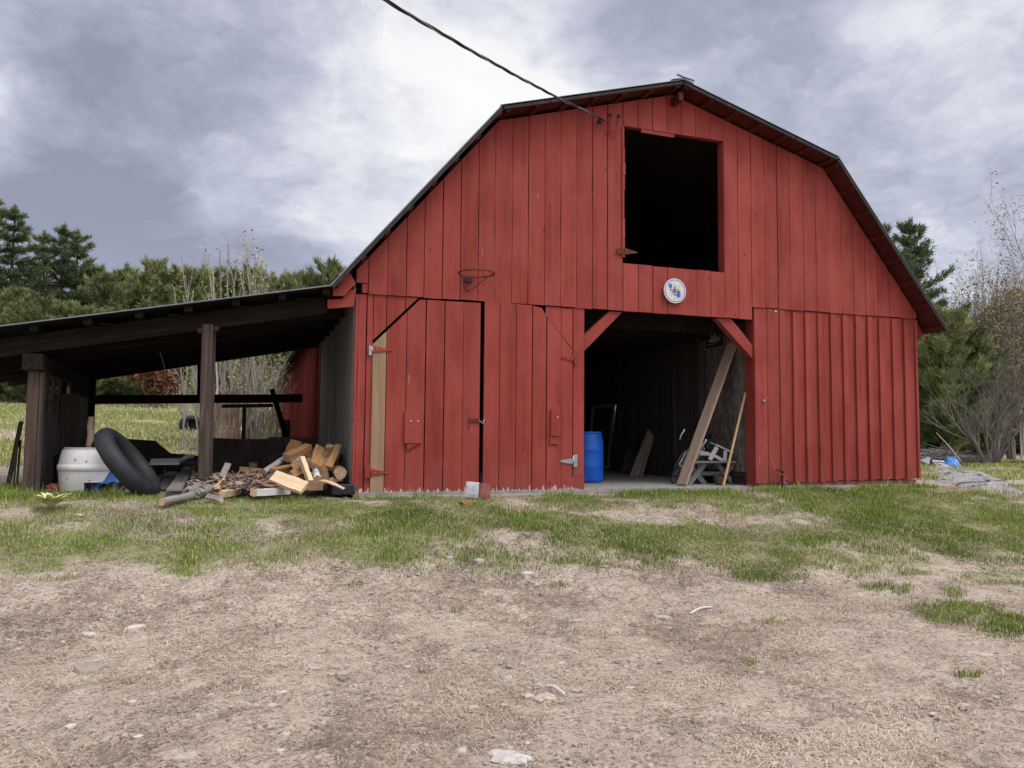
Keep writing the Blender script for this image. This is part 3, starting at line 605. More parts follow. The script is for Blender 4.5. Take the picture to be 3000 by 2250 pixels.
def build_barn():
    xs = [1.43]+[X0(u) for u in SE]+[11.64]
    LX0, LX1, LZ0 = X0(1822), X0(2119.5), 3.572
    ltop = lambda x: 5.815
    mb = MB()
    for i, (a, b) in enumerate(zip(xs[:-1], xs[1:])):
        zb = 2.805+R_(.006) if b < 8.12 else 3.02+R_(.006)
        if i == 0: zb = 2.955
        inl = a > LX0-.02 and b < LX1+.02
        if inl:
            board(mb, a, b, zu, ltop, -.035); board(mb, a, b, LZ0+R_(.012), zb, -.035)
        else: board(mb, a, b, zu, zb, -.035)
    mb.box(1.52, xs[1]-.012, -.03, -.008, 2.815, 2.945, .3)
    mb.build('gable_siding', 'red_paint', barn)
    # plain boards between the corner and the doors, the post beside the opening
    mb = MB(); diag = lambda x: float(np.interp(x, [Wx(1091, 1000)[0], Wx(1232, 869)[0]], [Wx(1091, 1000)[1], Wx(1232, 869)[1]]))
    c0, c1, c2, c3 = 1.435, X0(1075, 1100), X0(1090, 1100), X0(1232)
    board(mb, c0, c0+.045, 2.79, -.04, -.004, gap=.006); board(mb, c0+.045, c1-.02, 2.80, .06, .002, gap=.01); board(mb, c1-.02, c2, 2.795, -.03, -.012, gap=.012)
    board(mb, c0+.02, c1-.03, .058, -.12, -.02, gap=.0)
    a = c2
    for u in (1133, 1188, 1229):
        b = X0(u); board(mb, a, b, 2.797, lambda x: max(diag(x), 0)+.012 if x < c3 else 2.75, -.012, gap=.012); a = b
    jx0, jx1 = X0(1677, 1200), X0(1710, 1200)
    mb.build('door_surround', 'red_paint', barn); mb = MB(); board(mb, jx0, jx1, 2.80, .20, -.016, th=.03, gap=.008); mb.build('door_jamb', 'red_paint', barn); mb = MB()
    # fixed corner piece over the right-hand door
    q = [Wx(1597, 897), Wx(1677, 904), Wx(1677, 1024), Wx(1597, 923)]
    xm = X0(1643, 950); zd = lambda x: float(np.interp(x, [q[3][0], q[2][0]], [q[3][1], q[2][1]]))
    board(mb, q[0][0], xm, 2.795, zd, -.014, gap=.01); board(mb, xm, q[1][0], 2.79, zd, -.016, gap=.01)
    mb.build('door_corner_panel', 'red_paint', barn)
    bevel = MB(); bevel.box(jx0-.02, jx1, -.03, .16, -.06, .195, .35); bevel.build('post_footing', 'red_paint_worn', barn)
    # the two big doors
    def leaf(seams, top, bots, worn, tan_first):
        root = None; out = []
        mb = MB(); tb = MB()
        for i, (a, b) in enumerate(zip(seams[:-1], seams[1:])):
            t = tb if tan_first and i == 0 else mb
            g = [.014, .008, .012, .022, .010, .006][i % 6]
            xa, xb = X0(a, 1200)+g/2, X0(b, 1200)-g/2
            xk = [x for x in top[2] if xa < x < xb]
            z0 = Wx((a+b)/2, bots[i])[1]
            poly = [(xa, z0+R_(.004)), (xb, z0+R_(.004))]+[(x, float(np.interp(x, top[0], top[1]))) for x in [xb]+xk[::-1]+[xa]]
            dy = rnd.random()*.010
            t.prism(poly, -.040-dy, -.014-dy, rnd.random()*.8+.1)
        # ledges on the inside
        for z in (.35, 2.0): mb.box(X0(seams[0], 1200)+.1, X0(seams[-1], 1200)-.1, -.010, .03, z, z+.14, .3)
        return mb, tb
    P = [Wx(1090, 1010), Wx(1229, 879), Wx(1408, 889)]
    mb, tb = leaf([1086, 1128, 1186, 1242, 1298, 1353, 1403], ([p[0] for p in P], [p[1] for p in P], [P[1][0]]), [1443, 1443, 1447, 1448, 1447, 1446], True, True)
    d1 = mb.build('door', 'red_paint_worn', barn); tb.build('replacement_board', 'tan_board', d1)
    d1['label'] = 'left red plank door with one unpainted tan board'
    P = [Wx(1420, 884), Wx(1556, 896), Wx(1600, 931), Wx(1677, 1030)]
    P[1] = (P[1][0], P[1][1]); P.insert(2, (P[1][0]+.16, P[1][1]-.03))
    mb, tb = leaf([1413, 1460, 1508, 1555, 1598, 1641, 1674], ([p[0] for p in P], [p[1] for p in P], [P[1][0], P[2][0], P[3][0]]), [1443, 1443, 1441, 1438, 1435, 1433], True, False)
    d2 = mb.build('door', 'red_paint_worn', barn)
    def hinge(door, pl, tip, h, mats, bolts=True, yy=-.056):
        """strap hinge: upright leaf plate plus a tapering strap"""
        mb = MB(); (u0, v0), (u1, v1) = pl
        a, b = Wx(u0, v1), Wx(u1, v0)
        mb.box(a[0], b[0], yy, yy+.008, a[1], b[1], .5, 0)
        t = Wx(*tip); zc = t[1]; near = b[0] if t[0] > b[0] else a[0]
        k = 1 if t[0] > near else -1
        mb.tube([(near, yy-.002, a[1]+.02), (near, yy-.002, b[1]-.02)], .010, 8, .5, 0)
        mb.prism([(near+k*.012, zc-h/2), (t[0], zc-.012), (t[0]+k*.012, zc), (t[0], zc+.012), (near+k*.012, zc+h/2)][::k], yy-.002, yy+.006, .5, 1)
        if bolts:
            for f in (.25, .6, .93):
                x = near+(t[0]-near)*f; mb.lathe([(.0, -.004), (.009, 0), (.009, .006)], (x, yy-.006, zc), 8, .5, 2)
        return mb.build('hinge', mats, door)
    hinge(d1, ((1079, 1014), (1089, 1041)), (1145, 1027), .085, ['galvanised', 'red_paint_worn', 'white_paint'])
    hinge(d1, ((1068, 1361), (1084, 1400)), (1133, 1384), .10, ['red_paint_worn', 'red_paint_worn', 'white_paint'])
    hinge(d2, ((1677, 1031), (1689, 1067)), (1639, 1048), .09, ['red_paint_worn', 'red_paint_worn', 'red_paint_worn'])
    hinge(d2, ((1675, 1332), (1687, 1367)), (1637, 1351), .085, ['galvanised', 'galvanised', 'dark_iron'])
    def blk(door, r, y0, y1, name='handle_block', bolt=0):
        mb = MB(); a, b = Wx(r[0], r[3]), Wx(r[2], r[1]); mb.box(a[0], b[0], y0, y1, a[1], b[1], .45, 0)
        for k in range(bolt):
            x = a[0]+(b[0]-a[0])*((k+.9)/(bolt+.5) if bolt > 1 else .68); z = a[1]+(b[1]-a[1])*.71
            for q in range(8): pass
            mb.tube([(x, y0-.004, z), (x, y0+.006, z)], .011, 8, .5, 1)
        return mb.build(name, ['red_paint_worn', 'white_paint'], door, bevel=.004)
    blk(d1, (1181, 1207, 1234, 1299), -.085, -.051, bolt=2)
    mb = MB(); q = [Wx(1189, 1300.5), Wx(1189, 1319), Wx(1221, 1300.5)]; mb.prism(q, -.080, -.051, .3); mb.build('handle_wedge', 'red_paint_plain', d1)
    blk(d2, (1608, 1200, 1636, 1277), -.095, -.051, bolt=1); blk(d2, (1606, 1278, 1630, 1301), -.080, -.051)
    mb = MB(); a, b = Wx(1369, 1236), Wx(1402, 1227); mb.box(a[0], b[0], -.062, -.051, a[1], b[1], .5, 0); c = Wx(1411, 1231)
    mb.box(c[0]-.01, c[0]+.05, -.060, -.052, c[1]-.012, c[1]+.012, .5, 0); mb.tube([(b[0]-.02, -.066, a[1]+.03), (c[0]+.0, -.075, c[1]-.05), (c[0]+.03, -.064, c[1]+.02)], .006, 6, .5, 1)
    mb.build('latch', ['rusty_iron', 'galvanised'], d1)
    # wide board-and-batten panel right of the opening
    mb = MB(); px = X0(2208, 1100)
    bx = [px, X0(2246, 1100)]+[X0(u, 1000) for u in (2282, 2321, 2357, 2394, 2431, 2467, 2504, 2539, 2573, 2611, 2645)]+[11.635]
    for i, (a, b) in enumerate(zip(bx[:-1], bx[1:])):
        zb = .055+.004*i+R_(.006); board(mb, a, b, 3.012, zb, -.004 if i > 1 else -.022, gap=.007 if i != 0 else .014)
        if i > 1 or i == 1 and False:
            w = rnd.uniform(.085, .115); t0 = 2.99+R_(.01)
            board(mb, a-.012, a-.012+w, t0, zb-.012, -.042, th=.033, gap=0)
    board(mb, 11.60, 11.645, 2.99, .10, -.035, gap=0)
    mb.build('batten_siding', 'red_paint', barn)
    jp = MB(); jp.box(px+.004, px+.20, .004, .24, .0, 2.84, .2); jp.build('opening_post', 'red_paint_plain', barn)
    jp = MB(); jp.box(jx0+.03, jx1-.004, .018, .24, .0, 2.80, .3); jp.build('opening_post', 'red_paint_plain', barn)
    # header beam over the opening and the two braces
    hb = MB(); hb.box(1.50, 11.55, .0, .20, 2.83, 3.06, .2); hb.build('header_beam', 'blackish_wood', barn)
    for q in (((1712, 1029), (1712, 983), (1786, 912), (1824, 914)), ((2099, 931), (2143, 933), (2206, 1012), (2206, 1052))):
        m = MB(); m.prism([Wx(*k) for k in q], .006, .145, .6); o = m.build('brace', 'red_paint_plain', barn, bevel=.005)
    # block foundation
    fm = MB(); x = px
    while x < 11.6:
        b = min(x+.40, 11.6); fm.box(x+.006, b-.006, .02, .20, -.25, .072, rnd.random()); fm.box(b-.008, b+.008, .028, .19, -.25, .07, .5, 1); x = b
    fm.build('foundation', ['block_red', 'concrete'], barn)
    sl = MB(); sl.box(1.5, 11.55, -.06, YB-.1, -.22, -.0, .5); sl.build('floor_slab', 'concrete', barn)
    th = MB(); xs_ = np.linspace(1.62, 4.78, 15); pts = [(float(x), -.30+.05*math.sin(x*5)+R_(.03)) for x in xs_]
    for (a, ya), (b, yb) in zip(pts[:-1], pts[1:]):
        th.add([(a, ya, -.052), (b, yb, -.052), (b, -.062, -.045), (a, -.062, -.045), (a, ya-.02, -.3), (b, yb-.02, -.3)], [(0, 1, 2, 3), (4, 5, 1, 0)], .5)
    th.build('threshold', 'concrete', barn)
    # side walls
    def side(x, y0, y1, mat, name, w, bat, zt=3.02, sgn=-1, zb=-.05):
        m = MB(); y = y0
        while y < y1-.01:
            b = min(y+w*rnd.uniform(.85, 1.15), y1); d = rnd.random()*.012; lo = zb+R_(.06)
            m.box(x-.012-d, x+.014, y+.006, b-.010, lo, zt, rnd.random())
            if bat: m.box(x-.045, x-.014-d, b-.045, b-.012, lo, zt, rnd.random())
            y = b
        m.build(name, mat, barn)
    side(1.43, .06, 4.92, 'side_grey', 'weathered_side_wall', .27, False, 3.02)
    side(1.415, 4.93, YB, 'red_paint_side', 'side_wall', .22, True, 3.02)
    s = MB(); s.box(11.60, 11.63, .25, YB, -.1, 3.02, .4); s.build('side_wall', 'red_paint_plain', barn)
    s = MB(); s.prism([(1.46, -.2), (11.6, -.2), (11.6, 3.0), (9.57, 5.58), (6.545, 6.44), (3.53, 5.58), (1.46, 3.0)], YB-.06, YB, .4); s.build('rear_wall', 'red_paint_plain', barn)
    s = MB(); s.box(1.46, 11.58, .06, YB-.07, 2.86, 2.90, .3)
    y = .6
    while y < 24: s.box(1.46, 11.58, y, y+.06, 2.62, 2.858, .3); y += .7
    s.build('loft_floor', 'blackish_wood', barn)
    # loft hatch frame, hinge and bits
    f = MB(); f.box(LX1-.005, LX1+.12, -.006, .13, LZ0-.02, 5.83, .3); f.box(LX0-.12, LX0-.004, -.006, .10, LZ0, 5.83, .3); f.box(LX0, LX1, -.004, .10, 5.83, 5.95, .3)
    a, b = Wx(1876, 384), Wx(1972, 398); f.prism([(a[0], a[1]-.03), (b[0], b[1]-.04), (b[0], b[1]+.02), (a[0], a[1]+.03)], -.03, -.008, .4)
    f.build('loft_hatch_frame', 'red_paint_plain', barn)
    f = MB(); zz = [3.66, 3.95, 4.3, 4.75, 5.0, 5.2, 5.45, 5.8]
    for a, b in zip(zz[:-1], zz[1:]): f.box(LX0-.02, LX0+rnd.choice((.012, .022, .034)), -.062, -.042, a+.004, b-.004, rnd.random())
    f.build('hatch_edge_strip', 'red_paint_worn', barn)
    hh = MB(); a, b = Wx(1802, 746), Wx(1822, 734); hh.box(a[0], b[0], -.072, -.063, a[1], b[1]+.01, .5)
    t = Wx(1861, 743); hh.prism([(b[0]+.01, t[1]-.05), (t[0], t[1]-.008), (t[0], t[1]+.008), (b[0]+.01, t[1]+.06)], -.074, -.066, .5); hh.build('hatch_hinge', 'rusty_iron', barn)
    # roof: corrugated sheets on sheathing with purlins below
    def slope(p0, p1, y0, y1, mat, amp, per, off, m):
        n = int((y1-y0)/per*4); (xa, za), (xb, zb_) = p0, p1
        L = math.hypot(xb-xa, zb_-za); nx, nz = -(zb_-za)/L, (xb-xa)/L
        k = len(m.v); 
        for i in range(n+1):
            y = y0+(y1-y0)*i/n; h = off+amp*math.sin(i*PI/2)
            for (x, z) in (p0, p1): m.v.append((x+nx*h, y, z+nz*h)); m.t.append(.5)
            for (x, z) in (p0, p1): m.v.append((x+nx*(h-.008), y, z+nz*(h-.008))); m.t.append(.5)
        for i in range(n):
            a = k+i*4; b = a+4
            for f in ((a, a+1, b+1, b), (a+2, b+2, b+3, a+3), (a, b, b+2, a+2), (a+1, a+3, b+3, b+1)): m.f.append(f); m.m.append(0); m.sm.append(False)
        for f in ((k, k+2, k+3, k+1), (k+4*n, k+4*n+1, k+4*n+3, k+4*n+2)): m.f.append(f); m.m.append(0); m.sm.append(False)
    m = MB()
    for i, (p, q) in enumerate(zip(RP[:-1], RP[1:])): slope(p, q, -.38, YB+.3, 'roof_metal', .010, .20, -.002 if i in (0, 3) else .014, m)
    # bent ridge cap
    for s_ in (-1, 1): m.prism([(6.545, 6.60), (6.545+s_*.20, 6.555), (6.545+s_*.20, 6.565), (6.545, 6.615)], -.36, YB+.3, .5)
    m.prism([(6.42, 6.645), (6.55, 6.612), (6.68, 6.60), (6.74, 6.575), (6.55, 6.60), (6.41, 6.630)], -.41, -.375, .5)
    roof = m.build('roof', 'roof_metal', barn)
    m = MB()
    for (p, q), (a, b) in zip(zip(RP[:-1], RP[1:]), zip(RU[:-1], RU[1:])):
        L = math.hypot(q[0]-p[0], q[1]-p[1]); nx, nz = -(q[1]-p[1])/L, (q[0]-p[0])/L
        lo, hi = -.018, -.045
        m.prism([(p[0]+nx*lo, p[1]+nz*lo), (q[0]+nx*lo, q[1]+nz*lo), (q[0]+nx*hi, q[1]+nz*hi), (p[0]+nx*hi, p[1]+nz*hi)], -.345, YB+.2, .4)
        n = max(3, int(L/.52)); dx, dz = (q[0]-p[0])/L, (q[1]-p[1])/L
        for i in range(n+1):
            s_ = .10+(L-.2)*i/n; cx, cz = p[0]+dx*s_, p[1]+dz*s_; h0, h1 = -.046, -.088; w = .045
            m.prism([(cx-dx*w+nx*h0, cz-dz*w+nz*h0), (cx+dx*w+nx*h0, cz+dz*w+nz*h0), (cx+dx*w+nx*h1, cz+dz*w+nz*h1), (cx-dx*w+nx*h1, cz-dz*w+nz*h1)], -.335, YB, rnd.random()*.5)
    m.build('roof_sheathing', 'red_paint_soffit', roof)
    m = MB()
    for p, q in zip(RP[:-1], RP[1:]):
        L = math.hypot(q[0]-p[0], q[1]-p[1]); nx, nz = -(q[1]-p[1])/L, (q[0]-p[0])/L; w0, w1 = -.016, -.060
        m.prism([(p[0]+nx*w0, p[1]+nz*w0), (q[0]+nx*w0, q[1]+nz*w0), (q[0]+nx*w1, q[1]+nz*w1), (p[0]+nx*w1, p[1]+nz*w1)], -.372, -.347, .3)
    m.build('verge_board', 'dark_wood', roof)
    m = MB()
    for (p, q) in zip(RP[:-1], RP[1:]):
        L = math.hypot(q[0]-p[0], q[1]-p[1]); nx, nz = -(q[1]-p[1])/L, (q[0]-p[0])/L; dx, dz = (q[0]-p[0])/L, (q[1]-p[1])/L; s_ = .12
        while s_ < L-.25:
            e = s_+rnd.uniform(.14, .2); y = .25
            while y < YB-1:
                y2 = y+rnd.uniform(2.2, 4.2); h = -.052
                m.prism([(p[0]+dx*s_+nx*h, p[1]+dz*s_+nz*h), (p[0]+dx*e+nx*h, p[1]+dz*e+nz*h), (p[0]+dx*e+nx*(h-.02), p[1]+dz*e+nz*(h-.02)), (p[0]+dx*s_+nx*(h-.02), p[1]+dz*s_+nz*(h-.02))], y, y2-.02, rnd.random()); y = y2
            s_ = e+.03
    m.build('inner_boarding', 'dark_wood', roof)
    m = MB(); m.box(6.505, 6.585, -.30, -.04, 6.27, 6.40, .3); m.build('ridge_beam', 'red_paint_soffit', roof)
    # cut ends of the rafters under the eaves
    m = MB(); m.prism([Wx(2684, 934), Wx(2695, 935), Wx(2722, 974), Wx(2722, 985), Wx(2705, 985)], .10, .16, .4); m.prism([(11.66, 2.62), (11.70, 2.62), (11.70, 3.0), (11.66, 3.0)], .0, .05, .3)
    m.build('rafter_tail', 'red_paint_plain', roof)
    m = MB(); m.prism([Wx(971, 850), Wx(971, 873), Wx(1003, 873), Wx(1036, 838), Wx(1020, 806)], -.20, -.14, .5); m.build('rafter_tail', 'red_paint_plain', roof)
    m = MB(); m.prism([Wx(957, 882), Wx(957, 908), Wx(1032, 902), Wx(1040, 850), Wx(1015, 858), Wx(1000, 880)], -.13, -.08, .5); m.build('eave_block', 'red_paint_plain', roof)
    # inside the doorway
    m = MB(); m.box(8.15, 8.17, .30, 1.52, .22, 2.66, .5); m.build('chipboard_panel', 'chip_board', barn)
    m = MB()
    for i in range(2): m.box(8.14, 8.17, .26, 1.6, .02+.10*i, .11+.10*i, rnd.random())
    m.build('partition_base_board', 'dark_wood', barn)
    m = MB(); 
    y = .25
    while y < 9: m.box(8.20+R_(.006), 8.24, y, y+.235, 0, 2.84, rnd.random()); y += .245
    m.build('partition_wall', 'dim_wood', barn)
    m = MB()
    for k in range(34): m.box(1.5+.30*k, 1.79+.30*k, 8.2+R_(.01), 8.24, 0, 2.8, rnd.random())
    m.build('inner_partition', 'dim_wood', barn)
    for (u, y, w) in ((1915, 4.4, .24), (1990, 3.2, .12), (1835, 7., .14), (1800, 7.6, .2)):
        x = float(W(u, 1300, y)[0]); beam('interior_post', 'dim_wood', (x, y, 0), (x, y, 2.62), w, w, (0, 1, 0), barn, .006)
    a, b = W(1952, 1054, 3.), W(2071, 1033, 1.55); beam('interior_rail', 'dim_wood', a, b, .05, .10, (0, 0, 1), barn)
    beam('interior_post', 'dim_wood', (8.12, 1.62, 0), (8.12, 1.62, 2.62), .10, .10, (0, 1, 0), barn, .006)
    for (u, v, y, w_, h) in ((1944, 1110, 4.2, .09, .14), (1946, 1191, 4.2, .12, .14), (1947, 1316, 4.2, .06, .09)):
        p = W(u, v, y); m = MB(); m.box(p[0]-w_/2, p[0]+w_/2, y-.05, y, p[2]-h/2, p[2]+h/2, .5); m.build('electrical_box', 'grey_wood', barn)
    # loose wiring
    m = MB()
    def wire(pts, r=.006):
        P = [Vector(W(u, v, y)) for u, v, y in pts]; m.tube(smooth(P, 6), r, 5, .5)
    wire([(1795, 953, 3.), (1850, 960, 3.2), (1914, 958, 3.6), (1930, 990, 4.1), (1935, 1040, 4.1), (1945, 1055, 4.1)])
    wire([(1945, 972, 4.1), (1990, 955, 2.6), (2040, 942, 1.6), (2075, 935, 1.)]); wire([(2005, 978, 2.6), (2035, 960, 1.8), (2078, 936, 1.)])
    wire([(1990, 1052, 3.), (1995, 1090, 3.), (2003, 1160, 3.), (2005, 1220, 3.), (2003, 1290, 3.), (2010, 1320, 3.)], .007)
    wire([(1930, 1074, 4.2), (1928, 1110, 4.2), (1932, 1180, 4.2), (1931, 1240, 4.2)]); wire([(1935, 995, 4.1), (1960, 1010, 4.), (1980, 995, 3.6)])
    m.build('loose_wiring', 'cable_alu', barn)
    m = MB(); g = Vector(W(2236, 1172)); y = -.03
    m.box(g.x-.04, g.x+.02, y-.012, y, g.z-.025, g.z+.01, .5); m.tube([(g.x-.01, y-.02, g.z), (g.x+.02, y-.035, g.z+.02), (g.x+.045, y-.02, g.z+.03)], .006, 6); m.build('hasp', 'galvanised', barn)
    m = MB(); k = Vector(W(2270, 913.5)); m.lathe([(0, -.02), (.02, -.012), (.022, 0), (.012, .018), (0, .022)], (k.x, -.026, k.z), 10, .5, 0, sy=.4); m.build('bare_knot', 'pale_wood', barn)
def smooth(P, n=6):
    """Catmull-Rom through the points"""
    P = [Vector(p) for p in P]; Q = [P[0]*2-P[1]]+P+[P[-1]*2-P[-2]]; out = []
    for i in range(1, len(Q)-2):
        a, b, c, d = Q[i-1:i+3]
        for j in range(n):
            t = j/n; out.append(.5*((2*b)+(c-a)*t+(2*a-5*b+4*c-d)*t*t+(3*b-a-3*c+d)*t**3))
    return out+[P[-1]]
build_barn()
def Pz(u, v, z):
    d = ray(u, v); return CAM + d*((z-CAM[2])/d[2])
# ------------------------------------------------------------------ open lean-to shed against the barn
def zt(x): return 2.05+.199*(x+2.874)
def build_shed():
    sh = thing('lean_to_shed', 'open dark timber lean-to with a sloping metal roof against the barn', 'shed', (-.7, 2.4, 0))
    m = MB(); n = 150; y0, y1, xa, xb = -.36, 5.35, -3.75, 1.10
    k = 0
    for i in range(n+1):
        y = y0+(y1-y0)*i/n; h = .009*math.sin(i*PI/2)
        for x in (xa, xb): m.v.append((x, y, zt(x)+h)); m.t.append(.5)
        for x in (xa, xb): m.v.append((x, y, zt(x)+h-.012)); m.t.append(.5)
    for i in range(n):
        a = i*4; b = a+4
        for f in ((a, a+1, b+1, b), (a+2, b+2, b+3, a+3), (a, b, b+2, a+2), (a+1, a+3, b+3, b+1)): m.f.append(f); m.m.append(0); m.sm.append(False)
    for f in ((0, 2, 3, 1),): m.f.append(f); m.m.append(0); m.sm.append(False)
    m.build('roof', 'roof_metal', sh)
    m = MB(); m.prism([(-3.72, zt(-3.72)-.0225), (1.05, zt(1.05)-.0225), (1.05, zt(1.05)-.029), (-3.72, zt(-3.72)-.029)], -.345, 5.3, .4); m.build('roof_shade_sheet', 'blackish_wood', sh)  # thin dark sheet added to paint the shade under the bare metal roof
    for y in (-.03, .72, 1.5, 2.25, 3.0, 3.8, 4.95):
        beam('rafter', 'blackish_wood', (-3.72, y, zt(-3.72)-.225), (1.36 if y > 0 else 1.02, y, zt(1.36 if y > 0 else 1.02)-.225), .05, .225, (0, 0, 1), sh, 0)
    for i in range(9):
        x = -3.6+.575*i; beam('purlin', 'blackish_wood', (x, -.30, zt(x)-.068), (x, 5.28, zt(x)-.068), .095, .074, (0, 0, 1), sh, 0)
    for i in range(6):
        x = -3.3+.8*i; beam('roof_board', 'blackish_wood', (x, -.2, zt(x)-.013-.098), (x, 5.2, zt(x)-.013-.098), .16, .012, (0, 0, 1), sh, 0)
    b = beam('eave_beam', 'blackish_wood', (-2.46, -.22, 1.66), (-2.80, 5.0, 1.66), .22, .20, (0, 0, 1), sh, .01)
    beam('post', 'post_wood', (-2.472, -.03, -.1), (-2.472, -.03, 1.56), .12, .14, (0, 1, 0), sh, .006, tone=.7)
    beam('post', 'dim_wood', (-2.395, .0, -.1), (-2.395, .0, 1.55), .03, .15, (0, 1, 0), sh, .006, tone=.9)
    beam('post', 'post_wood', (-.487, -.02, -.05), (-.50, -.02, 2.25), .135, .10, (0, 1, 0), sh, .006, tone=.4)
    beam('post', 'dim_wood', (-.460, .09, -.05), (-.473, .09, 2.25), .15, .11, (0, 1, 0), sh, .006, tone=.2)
    beam('post', 'blackish_wood', (-2.68, 4.95, -.1), (-2.68, 4.95, 1.80), .14, .14, (0, 1, 0), sh, .006)
    beam('beam_block', 'dark_wood', (-.62, -.03, 2.155), (-.36, -.03, 2.205), .06, .06, (0, 0, 1), sh)
    # left wall of plywood sheets, open studs above
    f = lambda y: -2.5-.043*(y-.25)
    for y, z0, z1 in ((.86, 1.1, 1.72), (1.32, 1.1, 1.75), (1.88, .9, 1.75)):
        beam('stud', 'dark_wood', (f(y)+.0, y, z0), (f(y)+.0, y, z1), .045, .07, (0, 1, 0), sh)
    def sheet(y0, y1, z0, z1, mat='plywood', z1b=None):
        m = MB(); a, b = f(y0), f(y1); z1b = z1 if z1b is None else z1b
        m.add([(a, y0, z0), (b, y1, z0), (b, y1, z1b), (a, y0, z1), (a-.018, y0, z0), (b-.018, y1, z0), (b-.018, y1, z1b), (a-.018, y0, z1)],
              [(0, 1, 2, 3), (5, 4, 7, 6), (0, 4, 5, 1), (3, 2, 6, 7), (0, 3, 7, 4), (1, 5, 6, 2)], rnd.random())
        m.build('wall_sheet', mat, sh)
    sheet(.22, 1.92, -.05, 1.20, z1b=1.30); sheet(1.95, 3.80, -.05, 1.36, z1b=1.46); sheet(3.82, 4.9, -.05, 1.46)
    sheet(2.02, 2.46, 1.38, 1.75, 'blackish_wood'); sheet(2.88, 4.9, 1.42, 1.80, 'blackish_wood'); sheet(2.461, 2.879, 1.58, 1.76, 'blackish_wood')
    # back: loose rail, struts, low boards
    a, b = W(255, 1171, 5.02), W(886, 1167, 5.02); beam('back_rail', 'blackish_wood', a, b, .045, .165, (0, 0, 1), sh, .004)
    a, b = W(650, 1190, 5.07), W(800, 1188, 5.07); beam('back_rail', 'dark_wood', a, b, .04, .07, (0, 0, 1), sh)
    a, b = W(716, 1186, 5.07), W(713, 1300, 5.07); beam('strut', 'dark_wood', a, b, .075, .05, (0, 1, 0), sh)
    a, b = W(796, 1140, 5.10), W(842, 1290, 5.10); beam('strut', 'blackish_wood', a, b, .10, .05, (0, 1, 0), sh)
    a, b = W(586, 1058, 5.1), W(584, 1180, 5.1); beam('strut', 'blackish_wood', a, b, .09, .04, (0, 1, 0), sh)
    a, b = W(838, 1230, 5.6), W(846, 1300, 5.6); beam('stub_post', 'dark_wood', (a[0], a[1], .1), a, .17, .16, (0, 1, 0), sh)
    m = MB(); m.prism([(-.66, .03), (.60, .03), (.60, .70), (-.1, .695), (-.66, .72)], 4.90, 4.918, .2); m.build('back_board', 'back_ply', sh)
    m = MB(); m.prism([(.45, .05), (1.36, .05), (1.36, .735), (.45, .735)], 4.87, 4.885, .6); m.build('back_board', 'back_ply', sh)
    pts = [Wx2(u, v, 4.93) for u, v in ((262, 1268), (300, 1273), (350, 1284), (455, 1291), (468, 1302), (500, 1328), (560, 1332), (600, 1338))]
    m = MB(); m.prism([(pts[0][0], .05), (pts[-1][0], .05)]+pts[::-1], 4.92, 4.935, .1); m.build('back_board', 'dim_wood', sh)
    # bits of old twine hanging from the rafters
    m = MB(); p = Vector(W(468, 1030, 1.2)); m.tube(smooth([p, p+Vector((.04, 0, -.12)), p+Vector((.07, 0, -.24)), p+Vector((.065, 0, -.42))]), .004, 4); m.build('hanging_twine', 'pale_twig', sh)
    return sh
def Wx2(u, v, y): p = W(u, v, y); return (float(p[0]), float(p[2]))
build_shed()
# ------------------------------------------------------------------ under the shed
def crumple(name, mat, c, sx, sy_, h, seed, label, cat, rough=.5, n=26, rot=0.):
    mb = MB(); q = np.linspace(-1, 1, n); X, Y = np.meshgrid(q, q); r = np.sqrt(X*X+Y*Y)
    e = .72+.25*fbm(X*2+seed, Y*2, seed, 3); k = np.clip(1-(r/ (e*1.25))**2, 0, 1)
    Z = h*np.sqrt(k)*(.45+.9*np.abs(fbm(X*2.6+9, Y*2.6+seed, seed+2, 4)-.5)*2*rough+.35)
    dx = (fbm(X*3, Y*3+5, seed+4, 3)-.5)*.35; dy = (fbm(X*3+8, Y*3, seed+6, 3)-.5)*.35
    ca, sa = math.cos(rot), math.sin(rot)
    vs = [(c[0]+((X[i, j]+dx[i, j])*sx*ca-(Y[i, j]+dy[i, j])*sy_*sa), c[1]+((X[i, j]+dx[i, j])*sx*sa+(Y[i, j]+dy[i, j])*sy_*ca), c[2]+Z[i, j]) for i in range(n) for j in range(n)]
    fs = [(i*n+j, i*n+j+1, (i+1)*n+j+1, (i+1)*n+j) for i in range(n-1) for j in range(n-1) if k[i, j]+k[i+1, j]+k[i, j+1]+k[i+1, j+1] > 0]
    mb.add(vs, fs, .5, 0, True)
    return tag(mb.build(name, mat, org=c), label, cat)
